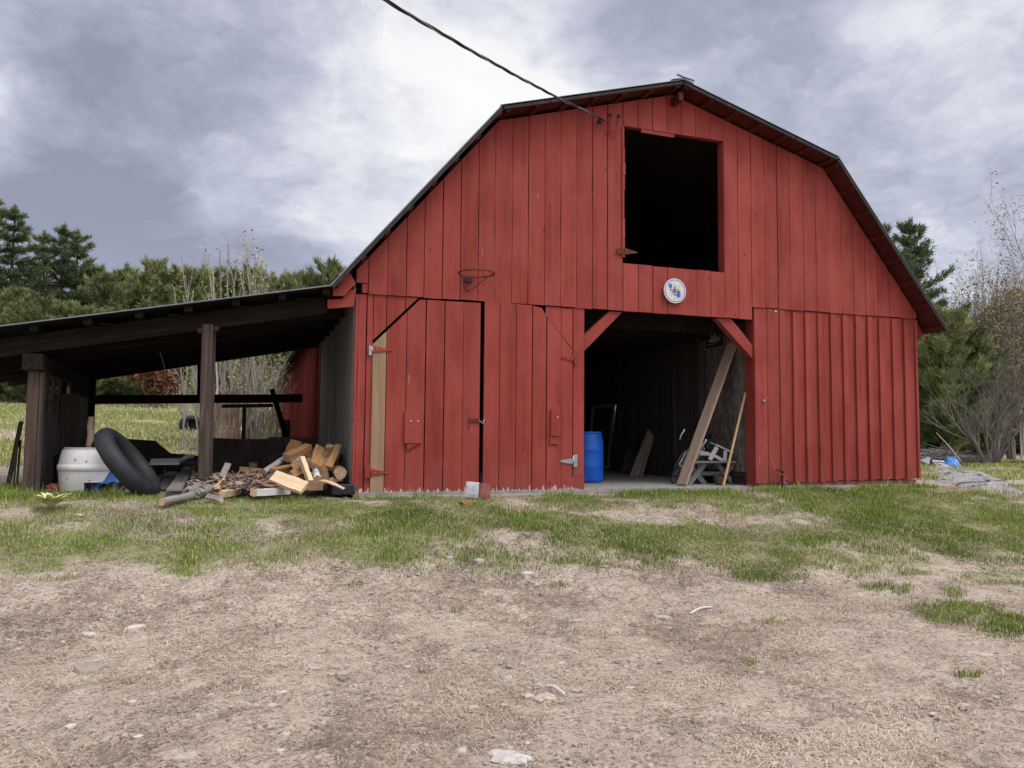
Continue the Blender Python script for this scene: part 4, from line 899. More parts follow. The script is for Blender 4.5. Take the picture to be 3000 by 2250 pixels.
def shed_goods():
    # cut-down white drum
    p = Pz(250, 1443, .045); c = (float(p[0]), float(p[1])+.36, .04)
    t = thing('cut_drum', 'white plastic drum cut down to a tub with a notch low in its side', 'drum', c)
    prof = [(.350, 0), (.372, .13), (.383, .26), (.384, .275), (.397, .280), (.397, .345), (.384, .350), (.382, .37), (.366, .47), (.345, .545)]
    m = MB(); front = -PI/2; a0, a1 = front-.05, front+.95
    m.lathe(prof[:2], c, 40, arc=(a1, a0+2*PI)); m.lathe(prof[1:], c, 48)
    m.lathe([(r-.014, z) for r, z in prof[:2]][::-1], c, 40, arc=(a1, a0+2*PI)); m.lathe([(r-.014, z) for r, z in prof[1:]][::-1], c, 48)
    m.lathe([(.372, .13), (.358, .13)], c, 48); m.lathe([(.331, .545), (.345, .545)], c, 48)
    body = m.build('tub_wall', 'white_plastic', t)
    for ang, z in ((-.35, .42), (.0, .40), (-.62, .18), (.12, .16)):
        m = MB(); a = front+ang; r = .386 if z < .4 else .379; x, y = c[0]+r*math.cos(a), c[1]+r*math.sin(a); m.tube([(x, y, c[2]+z), (x+.008*math.cos(a), y+.008*math.sin(a), c[2]+z)], .008, 8)
        m.build('drilled_hole', 'black_rubber', body)
    m = MB(); m.lathe([(.30, .50), (.325, .50), (.330, .56), (.318, .575), (.300, .565), (.300, .50)], c, 40, arc=(front-1.4, front+2.6))
    m.build('inner_rim', 'grey_plastic', t); m = MB(); m.lathe([(.0, .04), (.33, .04)], c, 30); m.build('tub_bottom', 'black_plastic', t)
    # things standing in the tub
    a = Vector((c[0]-.05, c[1]+.05, c[2]+.12)); b = Vector(W(268, 1222, c[1]+.22)); m = MB(); P = [a.lerp(b, k/7)+Vector((R_(.012), R_(.012), 0)) for k in range(8)]
    m.tube(P, [.050, .048, .05, .046, .047, .045, .043, .038], 9, .7, 0, True, True, 1)
    tag(m.build('debarked_branch', ['brown_plank', 'pale_wood'], org=a), 'stripped brown branch standing up out of the white drum', 'branch')
    m = MB(); cc = (c[0]+.15, c[1]+.06, c[2]+.42); m.lathe([(.0, .26), (.10, .255), (.165, .22), (.175, .12), (.17, -.2)], cc, 28)
    tag(m.build('black_bucket', 'black_plastic', org=cc), 'upturned black bucket inside the white drum', 'bucket')
    # tractor inner tube leaning on the drum
    ctr = Vector(W(376, 1360, -.24)); r3 = Vector(cR); u3 = Vector(cU); f3 = Vector(cF)
    vd = (ctr-Vector(CAM)).normalized(); r3 = vd.cross(Vector((0, 0, 1))).normalized(); u3 = r3.cross(vd); e1 = (r3*.62-u3*.78).normalized(); q3 = (r3*.78+u3*.62); e2 = (q3*.20+vd*.98).normalized(); nn = e1.cross(e2)
    m = MB(); n1, n2 = 56, 20; vs = []
    for i in range(n1):
        a = 2*PI*i/n1; d = e1*math.cos(a)+e2*math.sin(a); flat = 1-.10*math.exp(-((a-.0)/.35)**2)-.12*math.exp(-((a-2*PI+.25)/.3)**2)
        for j in range(n2):
            bb = 2*PI*j/n2; rr = .108*flat*(1+.02*math.sin(a*9)); vs.append(ctr+d*(.435+rr*math.cos(bb))+nn*rr*math.sin(bb)*1.05)
    m.add(vs, [(i*n2+j, ((i+1) % n1)*n2+j, ((i+1) % n1)*n2+(j+1) % n2, i*n2+(j+1) % n2) for i in range(n1) for j in range(n2)], .5, 0, True)
    it = m.build('inner_tube', 'black_rubber', org=ctr); tag(it, 'big black rubber inner tube leaning against the white drum', 'inner tube')
    m = MB(); q = ctr+e1*.27-e2*.02; m.tube([q, q-e1*.05+nn*.02], .008, 8); m.build('valve_stem', 'rusty_iron', it)
    g = Pz(345, 1440, .05); crumple('blue_tarp', 'blue_tarp', (g[0]-.02, g[1]+.30, .03), .42, .30, .36, 11, 'crumpled bright blue tarp under the leaning inner tube', 'tarp', 1.)
    # black plastic box behind the drum, cloth-like corner
    p = Pz(175, 1425, .04); m = MB(); x, y = float(p[0]), float(p[1])+.1
    tp = [(x-.12, y+.0, .47), (x+.20, y-.02, .58), (x+.42, y+.45, .66), (x+.05, y+.55, .56)]
    bt = [(x-.10, y+.02, .03), (x+.24, y+.0, .03), (x+.40, y+.5, .03), (x+.02, y+.55, .03)]
    m.add(tp+bt, [(0, 1, 2, 3), (4, 7, 6, 5), (0, 4, 5, 1), (1, 5, 6, 2), (2, 6, 7, 3), (3, 7, 4, 0)], .5)
    tag(m.build('black_bin', 'black_plastic', org=(x, y, .03), bevel=.03), 'sagging black plastic bin beside the plywood wall', 'bin')
    p = Pz(170, 1443, .03); m = MB(); pebble(m, (p[0], p[1]+.12, .05), .13, 5, .7, .4, seg=9, ring=6)
    tag(m.build('terracotta_shard', 'brick_red', org=(p[0], p[1]+.1, .03)), 'rusty red broken pot between post and white drum', 'pot')
    # tools leaning outside the left post
    for i, (a, b, w, lab) in enumerate((((20, 1440), (62, 1235), .05, 'dark weathered pole leaning outside the left shed post'), ((48, 1440), (60, 1290), .025, 'thin dark iron bar nearest the left shed post'), ((38, 1442), (52, 1290), .022, 'thin dark iron rod between the pole and the post'))):
        p = Pz(*a, .02); q = W(*b, float(p[1])+.25); beam('leaning_pole', 'dark_wood', p, q, w, w, (0, 1, 0), None, .004, label=lab, cat='pole', group='poles leaning at the shed post')
    p = Pz(15, 1380, .05); q = Pz(48, 1365, .10); m = MB(); m.tube([Vector(p), Vector(q)], .045, 8, .8, 0, True, True, 1); tag(m.build('short_log', ['birch_bark', 'end_grain'], org=p), 'short white birch log on the grass left of the shed', 'log')
    # pallet planks under the roof
    lay = [((352, 1420), (372, 1385), .2, .04), ((385, 1446), (430, 1380), .18, .05), ((425, 1440), (478, 1372), .16, .07), ((470, 1432), (512, 1376), .15, .04), ((510, 1436), (556, 1364), .17, .13), ((560, 1432), (588, 1384), .18, .05), ((600, 1420), (640, 1372), .16, .05)]
    for i, (a, b, w, z) in enumerate(lay):
        p = Pz(*a, z+.02); q = Pz(*b, z+.03); beam('loose_plank', 'old_plank', p, q, w, .025, (0, 0, 1), None, .003, label='grey weathered plank on the shed floor, %s' % ['half under the inner tube', 'second to the right of the inner tube', 'with a gap along its left side', 'slightly raised with a dark edge', 'tilted up and longest of the row', 'against the foot of the middle post', 'just behind the middle post'][i], cat='plank', group='planks on the shed floor')
    pl = thing('wooden_pallet', 'low dark pallet topped with a whitish board behind the inner tube', 'pallet', (-1.2, 2.6, .1))
    a, b = W(440, 1353, 2.5), W(527, 1352, 2.5); beam('top_board', 'white_board', a, b, .30, .022, (0, -.25, 1), pl)
    for x in (-1.9, -1.35, -.75): beam('runner', 'dark_wood', (x, 2.1, .18), (x, 3.9, .18), .09, .20, (0, 0, 1), pl)
    for y in (2.75, 3.1, 3.45, 3.8): beam('deck_board', 'dark_wood', (-2.0, y, .30), (-.65, y, .30), .14, .022, (0, 0, 1), pl)
    m = MB(); P = [Vector(W(528, 1350, 2.4)), Vector(W(545, 1340, 2.4)), Vector(W(566, 1336, 2.4))]; m.tube(smooth(P), .035, 7, .6); tag(m.build('grey_branch', 'grey_bark', org=P[0]), 'stubby grey branch on the end of the pallet', 'branch')
shed_goods()
# ------------------------------------------------------------------ firewood
def log(a, b, r, kind, label, name='split_log', group='firewood in the shed pile', seed=0, spin=0., flat=1.):
    """a piece of firewood from a to b: round, half or wedge in section, with bark, split faces and end grain"""
    q = random.Random(seed); a, b = Vector([float(k) for k in a]), Vector([float(k) for k in b]); d = b-a; L = d.length; d.normalize()
    x = d.cross(Vector((0, 0, 1)));
    if x.length < .05: x = d.cross(Vector((1, 0, 0)))
    x.normalize(); y = d.cross(x)
    sect = {'round': [(math.cos(2*PI*i/12)*(1+q.uniform(-.07, .07)), math.sin(2*PI*i/12)*(1+q.uniform(-.07, .07))) for i in range(12)],
            'half': [(math.cos(PI*i/8), math.sin(PI*i/8)-.4) for i in range(9)], 'wedge': [(0, -.85)]+[(math.cos(.35+2.44*i/5)*1.05, math.sin(.35+2.44*i/5)*1.0) for i in range(6)],
            'slab': [(-1, -.28), (1, -.32), (1.02, .2), (.3, .42), (-.5, .38), (-1, .2)], 'block': [(-.9, -.7), (.85, -.75), (.95, .6), (.1, .85), (-.85, .65)]}[kind[0]]
    mats = kind[1]; n = len(sect); r *= .88; K = 7; vs = []; m = MB()
    for k in range(K):
        f = k/(K-1); s = 1+q.uniform(-.05, .05); ox, oy = q.uniform(-.05, .05)*r, q.uniform(-.05, .05)*r
        for (sx, sy_) in sect:
            c, sn = math.cos(spin), math.sin(spin); px, py = sx*c-sy_*sn, sx*sn+sy_*c
            e = q.uniform(-.05, .05)*r if k in (0, K-1) else 0
            vs.append((px*r*s+ox+q.uniform(-.03, .03)*r, py*r*s*flat+oy+q.uniform(-.03, .03)*r, L*f+e))
    fs = []; ms = []
    for k in range(K-1):
        for j in range(n):
            fs.append((k*n+j, k*n+(j+1) % n, (k+1)*n+(j+1) % n, (k+1)*n+j))
            bark = kind[0] == 'round' or (kind[0] == 'half' and j < n-1) or (kind[0] == 'wedge' and 1 <= j < n-1)
            ms.append(0 if bark else 1)
    t = q.random(); m.add(vs, fs, t, 0)
    m.m[-len(fs):] = ms
    for f in (tuple(range(n-1, -1, -1)), tuple((K-1)*n+j for j in range(n))): m.f.append(f); m.m.append(2); m.sm.append(False)
    if kind[0] == 'round':
        for i in range(len(fs)): m.sm[i] = True
    o = m.build(name, mats); mm = Matrix((x, y, d)).transposed().to_4x4(); mm.translation = a; o.matrix_local = mm
    return tag(o, label, 'firewood', group)
def firewood():
    RB = ['bark', 'split_wood', 'end_grain']; GB = ['grey_bark', 'split_wood', 'end_grain']; SW = ['split_wood', 'split_wood', 'end_grain']; PW = ['pale_wood', 'pale_wood', 'pale_wood']
    Q = [  # (u1,v1,y1) (u2,v2,y2) r section mats spin label
        ((850, 1338, .75), (868, 1300, .95), .11, 'block', SW, .3, 'squarish golden split log standing on end at the top left of the pile'),
        ((838, 1342, .35), (905, 1312, .62), .085, 'block', SW, .2, 'long golden split log lying across the top of the pile'),
        ((928, 1368, .22), (942, 1318, .66), .13, 'half', SW, .5, 'broad brown split log leaning with its flat face to the front'),
        ((963, 1372, .18), (991, 1307, .50), .062, 'block', SW, .4, 'narrow brown split log leaning steeply against the grey wall'),
        ((882, 1340, .12), (908, 1410, -.12), .055, 'wedge', PW, .8, 'pale stripped splinter log sloping down the front of the pile'),
        ((996, 1385, .02), (985, 1380, .45), .105, 'round', RB, .0, 'round log at the right end of the pile, its sawn end facing out'),
        ((955, 1397, -.05), (945, 1376, .30), .095, 'wedge', SW, 2.2, 'three-sided split log with its end turned to the front, near the birch'),
        ((930, 1404, -.12), (925, 1382, .28), .065, 'round', ['birch_bark', 'split_wood', 'end_grain'], .0, 'short white birch log with peeling bark in the pile'),
        ((868, 1362, .10), (880, 1352, .45), .080, 'round', GB, .0, 'greyish round log end in the middle of the pile'),
        ((797, 1380, .12), (864, 1368, .30), .062, 'wedge', SW, 1.2, 'split log pointing left with a rough orange end'),
        ((806, 1392, .10), (858, 1390, .18), .058, 'round', ['dark_wood', 'split_wood', 'end_grain'], .0, 'dark barked log low in the pile'),
        ((852, 1394, .06), (896, 1376, .25), .075, 'block', SW, .9, 'orange split log above the dark barked log'),
        ((958, 1340, .42), (972, 1322, .62), .095, 'wedge', RB, 1.9, 'dark ended split log at the upper right behind the leaning one'),
        ((962, 1350, .30), (972, 1352, .50), .085, 'half', SW, 2.6, 'bright orange split log at the upper right with a rounded edge'),
        ((963, 1309, .55), (980, 1314, .8), .050, 'round', ['birch_bark', 'split_wood', 'end_grain'], .0, 'small whitish birch stick on the top right of the pile'),
        ((786, 1401, .0), (806, 1394, .32), .062, 'round', RB, .0, 'round log with a sawn end showing at the left of the pile'),
        ((900, 1360, .28), (915, 1352, .55), .085, 'block', SW, .1, 'squat brown split log behind the pale splinter'),
        ((885, 1412, .0), (868, 1398, .30), .080, 'half', SW, .6, 'orange split log at the bottom centre of the pile'),
        ((990, 1405, .05), (968, 1400, .4), .08, 'half', RB, 3.0, 'reddish log tucked low at the right end of the pile'),
        ((772, 1384, .15), (833, 1344, .55), .05, 'round', GB, .0, 'long grey crooked log leaning on the left of the pile'),
        ((702, 1374, .7), (768, 1380, .7), .055, 'block', SW, .0, 'flat orange split log lying alone left of the pile'),
        ((733, 1366, 1.2), (752, 1368, 1.2), .07, 'round', RB, .0, 'short dark log lying at the back by the low boards')]
    for i, (p, q, r, s, mats, sp, lab) in enumerate(Q): log(W(*p), W(*q), r, (s, mats), lab, seed=i+1, spin=sp)
    for i, (u0, v0, u1, v1, y, sct, lab) in enumerate(((742, 1398, 792, 1390, .15, 'wedge', 'narrow orange split log lying flat left of the heap'), (716, 1388, 762, 1392, .35, 'half', 'half log on its flat side behind the bark scraps'), (826, 1405, 868, 1408, -.12, 'block', 'short squared log in front of the dark barked log'),
            (760, 1412, 806, 1416, -.2, 'wedge', 'reddish split piece on the scraps left of the stripped slab'), (690, 1398, 726, 1402, .1, 'block', 'small brown split piece near the propped grey board'), (905, 1388, 940, 1394, .0, 'half', 'brown half log under the broad leaning log'), (940, 1412, 972, 1405, -.05, 'wedge', 'wedge of wood low beside the birch log'))):
        log(W(u0, v0, y), W(u1, v1, y+.12), .052, (sct, SW), lab, seed=120+i, spin=rnd.random()*6)
    # filler logs under the heap that only show as dark ends between the others
    for i, (u, v, y) in enumerate(((880, 1385, .6), (910, 1375, .65), (935, 1350, .72), (905, 1335, .85), (860, 1350, .85), (965, 1370, .6), (985, 1345, .75), (845, 1375, .55))):
        log(W(u, v, y), W(u+22, v-6, y+.35), .085, (rnd.choice(['wedge', 'half', 'block']), RB), 'split log deep in the pile, seen only between the front pieces', seed=60+i, spin=rnd.random()*6)
    # pieces lying in front on the grass, resting on it
    def G(u, v, r): q = gp(u, v); return q+np.array([0, 0, r*.8+.05])
    log(W(800, 1396, -.30), W(893, 1430, -.55), .088, ('slab', PW), 'broad bark-stripped slab with beetle holes sloping down in front', 'stripped_slab', 'loose wood in front of the shed', 81, .7, 1.3)
    YW = ['yellow_stick', 'yellow_stick', 'pale_wood']
    for i, (u0, v0, u1, v1, r, sec, mats, nm, lab, sp) in enumerate((
            (822, 1449, 918, 1448, .075, 'block', YW, 'split_log', 'yellowish squared split log on the grass', 0.), (914, 1453, 980, 1449, .075, 'half', PW, 'split_log', 'pale short half log at the right end in the grass', PI),
            (742, 1468, 842, 1461, .068, 'block', ['white_board', 'white_board', 'pale_wood'], 'split_log', 'long greyish white split rail lying in the grass', .1), (692, 1459, 803, 1445, .100, 'round', ['grey_bark', 'pale_wood', 'pale_wood'], 'grey_log', 'silver grey barked log with a long crack', 0.),
            (652, 1469, 705, 1458, .060, 'wedge', PW, 'split_log', 'pinkish tapering split piece left of the silver grey log', 1.), (473, 1494, 566, 1472, .052, 'round', ['grey_bark', 'pale_wood', 'pale_wood'], 'grey_log', 'pale smooth pole lying furthest left in the grass', 0.),
            (608, 1474, 648, 1484, .045, 'wedge', ['grey_bark', 'grey_bark', 'pale_wood'], 'grey_log', 'short grey stick half hidden in the grass', 0.), (588, 1463, 632, 1455, .068, 'round', ['grey_bark', 'pale_wood', 'end_grain'], 'grey_log', 'short pinkish grey log behind the grey stump root', 0.),
            (636, 1449, 700, 1444, .055, 'wedge', ['grey_bark', 'pale_wood', 'pale_wood'], 'split_log', 'bleached split piece half under the scraps beside the forked splinter', 2.), (850, 1461, 905, 1459, .05, 'half', ['grey_bark', 'pale_wood', 'end_grain'], 'split_log', 'grey split piece in the grass in front of the yellowish one', PI))):
        log(G(u0, v0, r), G(u1, v1, r), r, (sec, mats), lab, nm, 'loose wood in front of the shed', 82+i, sp)
    a, b = W(694, 1424, -.18), W(944, 1424, -.10); beam('timber', 'tan_board', a, b, .14, .115, (0, 0, 1), None, .006, tone=.15, mat_end='pale_wood', label='long brown squared timber under the firewood pile', cat='timber')
    m = MB(); P = [Vector(W(942, 1407, -.25)), Vector(W(965, 1412, -.33)), Vector(W(985, 1421, -.40)), Vector(W(1008, 1432, -.45))]
    for i in range(3): m.bar(P[i], P[i+1], (.085, .095, .06)[i], .012, (.25, -.3, .8), .6)
    tag(m.build('curled_splinter', 'pale_wood', org=P[0]), 'curled pale splinter hanging over the black tray', 'splinter')
    m = MB(); p = W(980, 1432, .05); x, y = float(p[0]), float(p[1])
    m.box(x-.05, x+.27, y-.16, y+.5, -.02, .125, .5); tag(m.build('black_tray', 'black_plastic', org=(x, y, -.02), bevel=.015), 'black plastic tray at the barn corner under the firewood', 'tray')
    # grey board standing up, forked yellow splinter, stump root
    a, b = W(647, 1406, .1), W(668, 1359, .5); beam('grey_board', 'old_plank', a, b, .085, .03, (0, -1, .3), None, .003, tone=1., label='short grey board propped up right of the middle post', cat='board')
    m = MB(); P = [Vector(W(660, 1393, -.28)), Vector(W(650, 1410, -.36)), Vector(W(640, 1424, -.42)), Vector(W(625, 1434, -.46)), Vector(W(612, 1440, -.5)), Vector(W(621, 1455, -.55))]
    m.tube(P, [.006, .016, .035, .042, .03, .012], 5, .7, smooth=False); m.tube([P[2], Vector(W(648, 1440, -.5)), Vector(W(659, 1449, -.55))], [.03, .016, .006], 5, .7, smooth=False)
    tag(m.build('forked_splinter', 'yellow_stick', org=P[2]), 'forked yellow splinter of fresh wood on top of the scraps', 'splinter')
    m = MB(); c = Vector(gp(566, 1466))+Vector((0, 0, .11)); rw = lambda u, v: Vector(W(u, v, c.y+R_(.1)))
    for (u, v, y, r) in ((500, 1452, -.70, .02), (520, 1462, -.75, .018), (528, 1444, -.5, .02), (592, 1424, -.6, .03), (600, 1438, -.5, .03), (576, 1462, -.82, .02), (548, 1431, -.5, .02), (586, 1478, -.85, .012)):
        e = rw(u, v); mid = c.lerp(e, .55)+Vector((R_(.03), R_(.03), R_(.03))); m.tube(smooth([c, mid, e], 4), [.055]*3+[r*1.5]*4+[r*.7]*2, 7, rnd.random())
    pebble(m, c, .085, 9, .8, .3, seg=9, ring=6); tag(m.build('stump_root', 'grey_bark', org=c), 'gnarled dark grey root with broken prongs in the grass', 'root')
    # bark flakes and splinters swept in a heap
    m = MB()
    for i in range(430):
        u, v = rnd.gauss(695, 55), rnd.gauss(1411, 13); y = -.15-(v-1410)*.014+R_(.15); p = Vector(W(min(max(u, 560), 860), v, y)); p.z = max(p.z, tz(p.x, p.y)+.01)
        d = Vector((R_(1), R_(.6), R_(.35))).normalized()*rnd.uniform(.02, .09); m.bar(p-d, p+d, rnd.uniform(.012, .055), rnd.uniform(.004, .016), (R_(1.), R_(1.), 1), rnd.random(), rnd.choice((0, 0, 1, 2, 3, 3)), None, rnd.uniform(.3, 1))
    tag(m.build('bark_scraps', ['bark', 'split_wood', 'old_plank', 'brown_plank']), kind='stuff')
firewood()
# ------------------------------------------------------------------ things on and in front of the barn
def barn_things():
    c = Vector((3.115, -.335, 3.155)); t = thing('basketball_hoop', 'bare basketball hoop without a net on the red gable wall', 'basketball hoop', (c.x, -.04, c.z))
    m = MB(); P = [c+Vector((.262*math.cos(2*PI*i/40), .262*math.sin(2*PI*i/40), 0)) for i in range(41)]; m.tube(P, .0105, 8, .5, cap=False); rim = m.build('rim', 'rusty_iron', t)
    m = MB()
    for i in range(10):
        a = 2*PI*(i+.3)/10; p = c+Vector((.262*math.cos(a), .262*math.sin(a), -.006)); m.tube([p, p+Vector((0, 0, -.026)), p+Vector((.012, 0, -.02))], .004, 5)
    m.build('net_hooks', 'dark_iron', rim)
    m = MB(); m.box(c.x-.09, c.x+.0, -.085, -.036, c.z-.085, c.z-.02, .3); m.build('bracket', 'dark_iron', t)
    m = MB(); q = Vector((c.x-.02, -.045, c.z-.20)); m.tube([c+Vector((-.255, -.05, -.01)), q+Vector((-.07, -.02, .01)), q+Vector((-.03, 0, 0)), q+Vector((.03, -.02, .01)), c+Vector((.20, -.16, -.01))], .007, 6); m.build('brace_rod', 'rusty_iron', t)
    # painted round plate
    p = Vector(W(1977, 852, -.09)); t = thing('painted_plate', 'round white plate painted with blue and yellow leaves below the loft hatch', 'plate', p)
    m = MB(); R = .202
    def disc(m, r0, r1, y0, y1, n=40):
        vs = []; 
        for r, y in ((r0, y0), (r1, y0), (r1, y1), (r0, y1)): vs += [(p.x+r*math.cos(2*PI*i/n), p.y+y, p.z+r*math.sin(2*PI*i/n)) for i in range(n)]
        fs = [(a*n+i, a*n+(i+1) % n, ((a+1) % 4)*n+(i+1) % n, ((a+1) % 4)*n+i) for a in range(4) for i in range(n)]; m.add(vs, fs, .5)
    disc(m, .0005, R, -.006, .012); m.build('disc', 'plate_white', t)
    m = MB(); disc(m, R*.86, R*.905, -.009, -.005); m.build('rim_ring', 'plate_blue', t)
    def star(m, cx, cz, r, k, inner=.55, rot=0., y=-.010, sx=1., sz=1.):
        poly = [(p.x+cx+sx*(r if i % 2 == 0 else r*inner)*math.cos(rot+PI*i/k), p.z+cz+sz*(r if i % 2 == 0 else r*inner)*math.sin(rot+PI*i/k)) for i in range(2*k)]
        m.prism(poly, p.y+y, p.y-.0055, .5)
    m = MB(); star(m, -.01, .0, .042, 8, .8); star(m, -.085, .075, .058, 7, .5, .4, sx=.8); star(m, .062, -.06, .068, 8, .55, .2, sx=.8); star(m, -.005, .062, .026, 3, .4, PI/2); star(m, -.075, .012, .024, 4, .4); star(m, -.008, -.062, .022, 5, .6); star(m, .06, -.005, .03, 4, .6); m.build('blue_leaves', 'plate_blue', t)
    m = MB(); star(m, -.01, .0, .062, 14, .9, y=-.008); star(m, .055, .065, .05, 6, .7, y=-.008); star(m, -.01, .115, .028, 5, .7, y=-.008); star(m, -.065, -.055, .04, 6, .7, y=-.008); star(m, -.01, -.125, .034, 5, .7, y=-.008); star(m, .105, .005, .034, 6, .75, y=-.008); star(m, -.10, .01, .028, 5, .7, y=-.008); m.build('yellow_flowers', 'plate_yellow', t)
    m = MB(); m.box(p.x-.03, p.x+.03, p.y+.012, -.036, p.z-.03, p.z+.03, .3); m.build('backing_block', 'dark_iron', t)
    # service cable
    a = Vector(W(1772, 352, -.16)); b = Vector(W(1150, 0, -4.7)); d = b-a; far = a+d*3.0+Vector((0, 0, 2.2)); n = 420; P = [[], [], []]
    for i in range(n+1):
        f = i/n; q = a.lerp(far, f); q = a+d*3.0*f; q.z += 1.0*(f*f)-.75*f*(1-f)*.9+.0
        if i == 0: pass
        x = d.cross(Vector((0, 0, 1))).normalized(); yv = d.cross(x).normalized(); ph = f*n*.235
        for k in range(3):
            r = .010; P[k].append(q+x*r*math.cos(ph+k*2.094)+yv*r*math.sin(ph+k*2.094))
    t = thing('service_cable', 'twisted black overhead cable reaching the gable beside the loft hatch', 'cable', a)
    m = MB(); m.tube(P[0], .0088, 6, .5); m.tube(P[1], .0088, 6, .5); m.build('insulated_wire', 'cable_black', t)
    m = MB(); m.tube(P[2], .0068, 6, .5); m.build('bare_wire', 'cable_alu', t)
    m = MB(); i0 = Vector(W(1757, 355, -.10)); m.lathe([(0, .03), (.03, .025), (.034, 0), (.024, -.03), (0, -.035)], i0, 12); m.tube([i0+Vector((0, 0, 0)), Vector((i0.x, -.036, i0.z))], .012, 6); m.build('insulator', 'dark_iron', t)
    m = MB()
    def w(pts, r=.007): m.tube(smooth([Vector(W(u, v, y)) for u, v, y in pts], 6), r, 5, .5)
    w([(1760, 353, -.12), (1772, 356, -.10), (1780, 355, -.06)]); w([(1762, 356, -.1), (1770, 372, -.09), (1780, 386, -.06), (1788, 384, -.06), (1789, 372, -.06), (1788, 345, -.06), (1789, 338, -.06)]); w([(1780, 387, -.06), (1796, 386, -.07), (1808, 374, -.07), (1811, 345, -.05)]); w([(1781, 389, -.06), (1790, 398, -.07), (1806, 397, -.06)])
    m.build('drop_loop', 'red_paint_plain', t)
    m = MB()
    for u, v in ((1789, 337), (1813, 341)): q = W(u, v, -.05); m.box(q[0]-.02, q[0]+.02, -.065, -.036, q[2]-.02, q[2]+.02, .3)
    m.build('cable_clip', 'dark_iron', t)
    # concrete block and half-buried tile in front of the doors
    p = Pz(1400, 1467, tz(3.1, -.55)); c = (float(p[0])+.02, float(p[1])+.12, float(p[2])+.045); t = thing('concrete_block', 'chipped concrete block half painted red leaning before the doors', 'concrete block', c)
    mx = Matrix.Rotation(math.radians(-24), 3, 'Z') @ Matrix.Rotation(math.radians(4), 3, 'Y') @ Matrix.Rotation(math.radians(-6), 3, 'X')
    def rb(x0, x1, y0, y1, z0, z1, name, mat, seed):
        m = MB(); q = random.Random(seed); ax, ay, az = (np.linspace(*k) for k in ((x0, x1, 6), (y0, y1, 5), (z0, z1, 5)))
        idx = {}; vs = []
        def vid(i, j, k):
            if (i, j, k) not in idx:
                e = sum((i in (0, 5), j in (0, 4), k in (0, 4))); f = .012 if e >= 2 else 0
                v = Vector((ax[i], ay[j], az[k])); cc = Vector(((x0+x1)/2, (y0+y1)/2, (z0+z1)/2)); v = v-(v-cc).normalized()*f*q.uniform(.5, 1.6)+Vector((q.uniform(-.003, .003), q.uniform(-.003, .003), q.uniform(-.003, .003)))
                idx[(i, j, k)] = len(vs); vs.append(mx @ v+Vector(c)+Vector((0, 0, .0)))
            return idx[(i, j, k)]
        fs = []
        for i in range(5):
            for j in range(4): fs += [(vid(i, j, 4), vid(i+1, j, 4), vid(i+1, j+1, 4), vid(i, j+1, 4)), (vid(i, j, 0), vid(i, j+1, 0), vid(i+1, j+1, 0), vid(i+1, j, 0))]
            for k in range(4): fs += [(vid(i, 0, k), vid(i+1, 0, k), vid(i+1, 0, k+1), vid(i, 0, k+1)), (vid(i, 4, k), vid(i, 4, k+1), vid(i+1, 4, k+1), vid(i+1, 4, k))]
        for j in range(4):
            for k in range(4): fs += [(vid(0, j, k), vid(0, j, k+1), vid(0, j+1, k+1), vid(0, j+1, k)), (vid(5, j, k), vid(5, j+1, k), vid(5, j+1, k+1), vid(5, j, k+1))]
        m.add(vs, fs, .5); return m.build(name, mat, t)
    rb(-.16, .035, -.10, .11, -.03, .195, 'bare_half', 'block_white', 3); rb(.033, .175, -.10, .11, -.03, .19, 'painted_half', 'block_red', 4)
    p = gp(1352, 1484); m = MB(); a = Vector(p)+Vector((0, 0, .01)); b = a+Vector((.16, .14, .02)); m.tube([a, b], [.045, .05], 10, .4, 0, True, True, 1); tag(m.build('clay_tile', ['brick_red', 'black_rubber'], org=a), 'broken clay pipe half sunk in the grass below the block', 'clay pipe')
    # yard hydrant
    t = thing('yard_hydrant', 'rusty standpipe with a blue tag and a thin red cord by the wall', 'standpipe', tuple(W(2293, 1440, -.14)))
    b = Vector(W(2293, 1442, -.14)); u = Vector(W(2292, 1388, -.14)); m = MB(); m.tube([b+Vector((0, 0, -.1)), u], .014, 8, .5); pp = m.build('pipe', 'dark_iron', t)
    m = MB(); s = Vector(W(2278, 1378, -.16)); m.tube(smooth([u+Vector((0, 0, -.04)), u+Vector((0, -.01, .03)), s+Vector((.04, 0, .02)), s]), .020, 8, .5); m.lathe([(0, -.02), (.024, -.015), (.024, .03), (0, .034)], u+Vector((0, 0, -.03)), 10); m.build('faucet_head', 'rusty_iron', t)
    m = MB(); q = Vector(W(2304, 1408, -.17)); m.lathe([(.006, 0), (.030, 0), (.030, .008), (.006, .008)], (0, 0, 0), 16); m.v = [(q.x+x, q.y-z, q.z+y) for x, y, z in m.v]; m.build('blue_tag', 'blue_tape', t)
    m = MB(); m.tube(smooth([Vector(W(*k, y)) for k, y in (((2252, 1322), -.05), ((2257, 1336), -.07), ((2265, 1358), -.10), ((2275, 1378), -.13), ((2290, 1390), -.16), ((2299, 1398), -.17), ((2301, 1430), -.18))]), .006, 5); m.build('red_cord', 'cord_red', t)
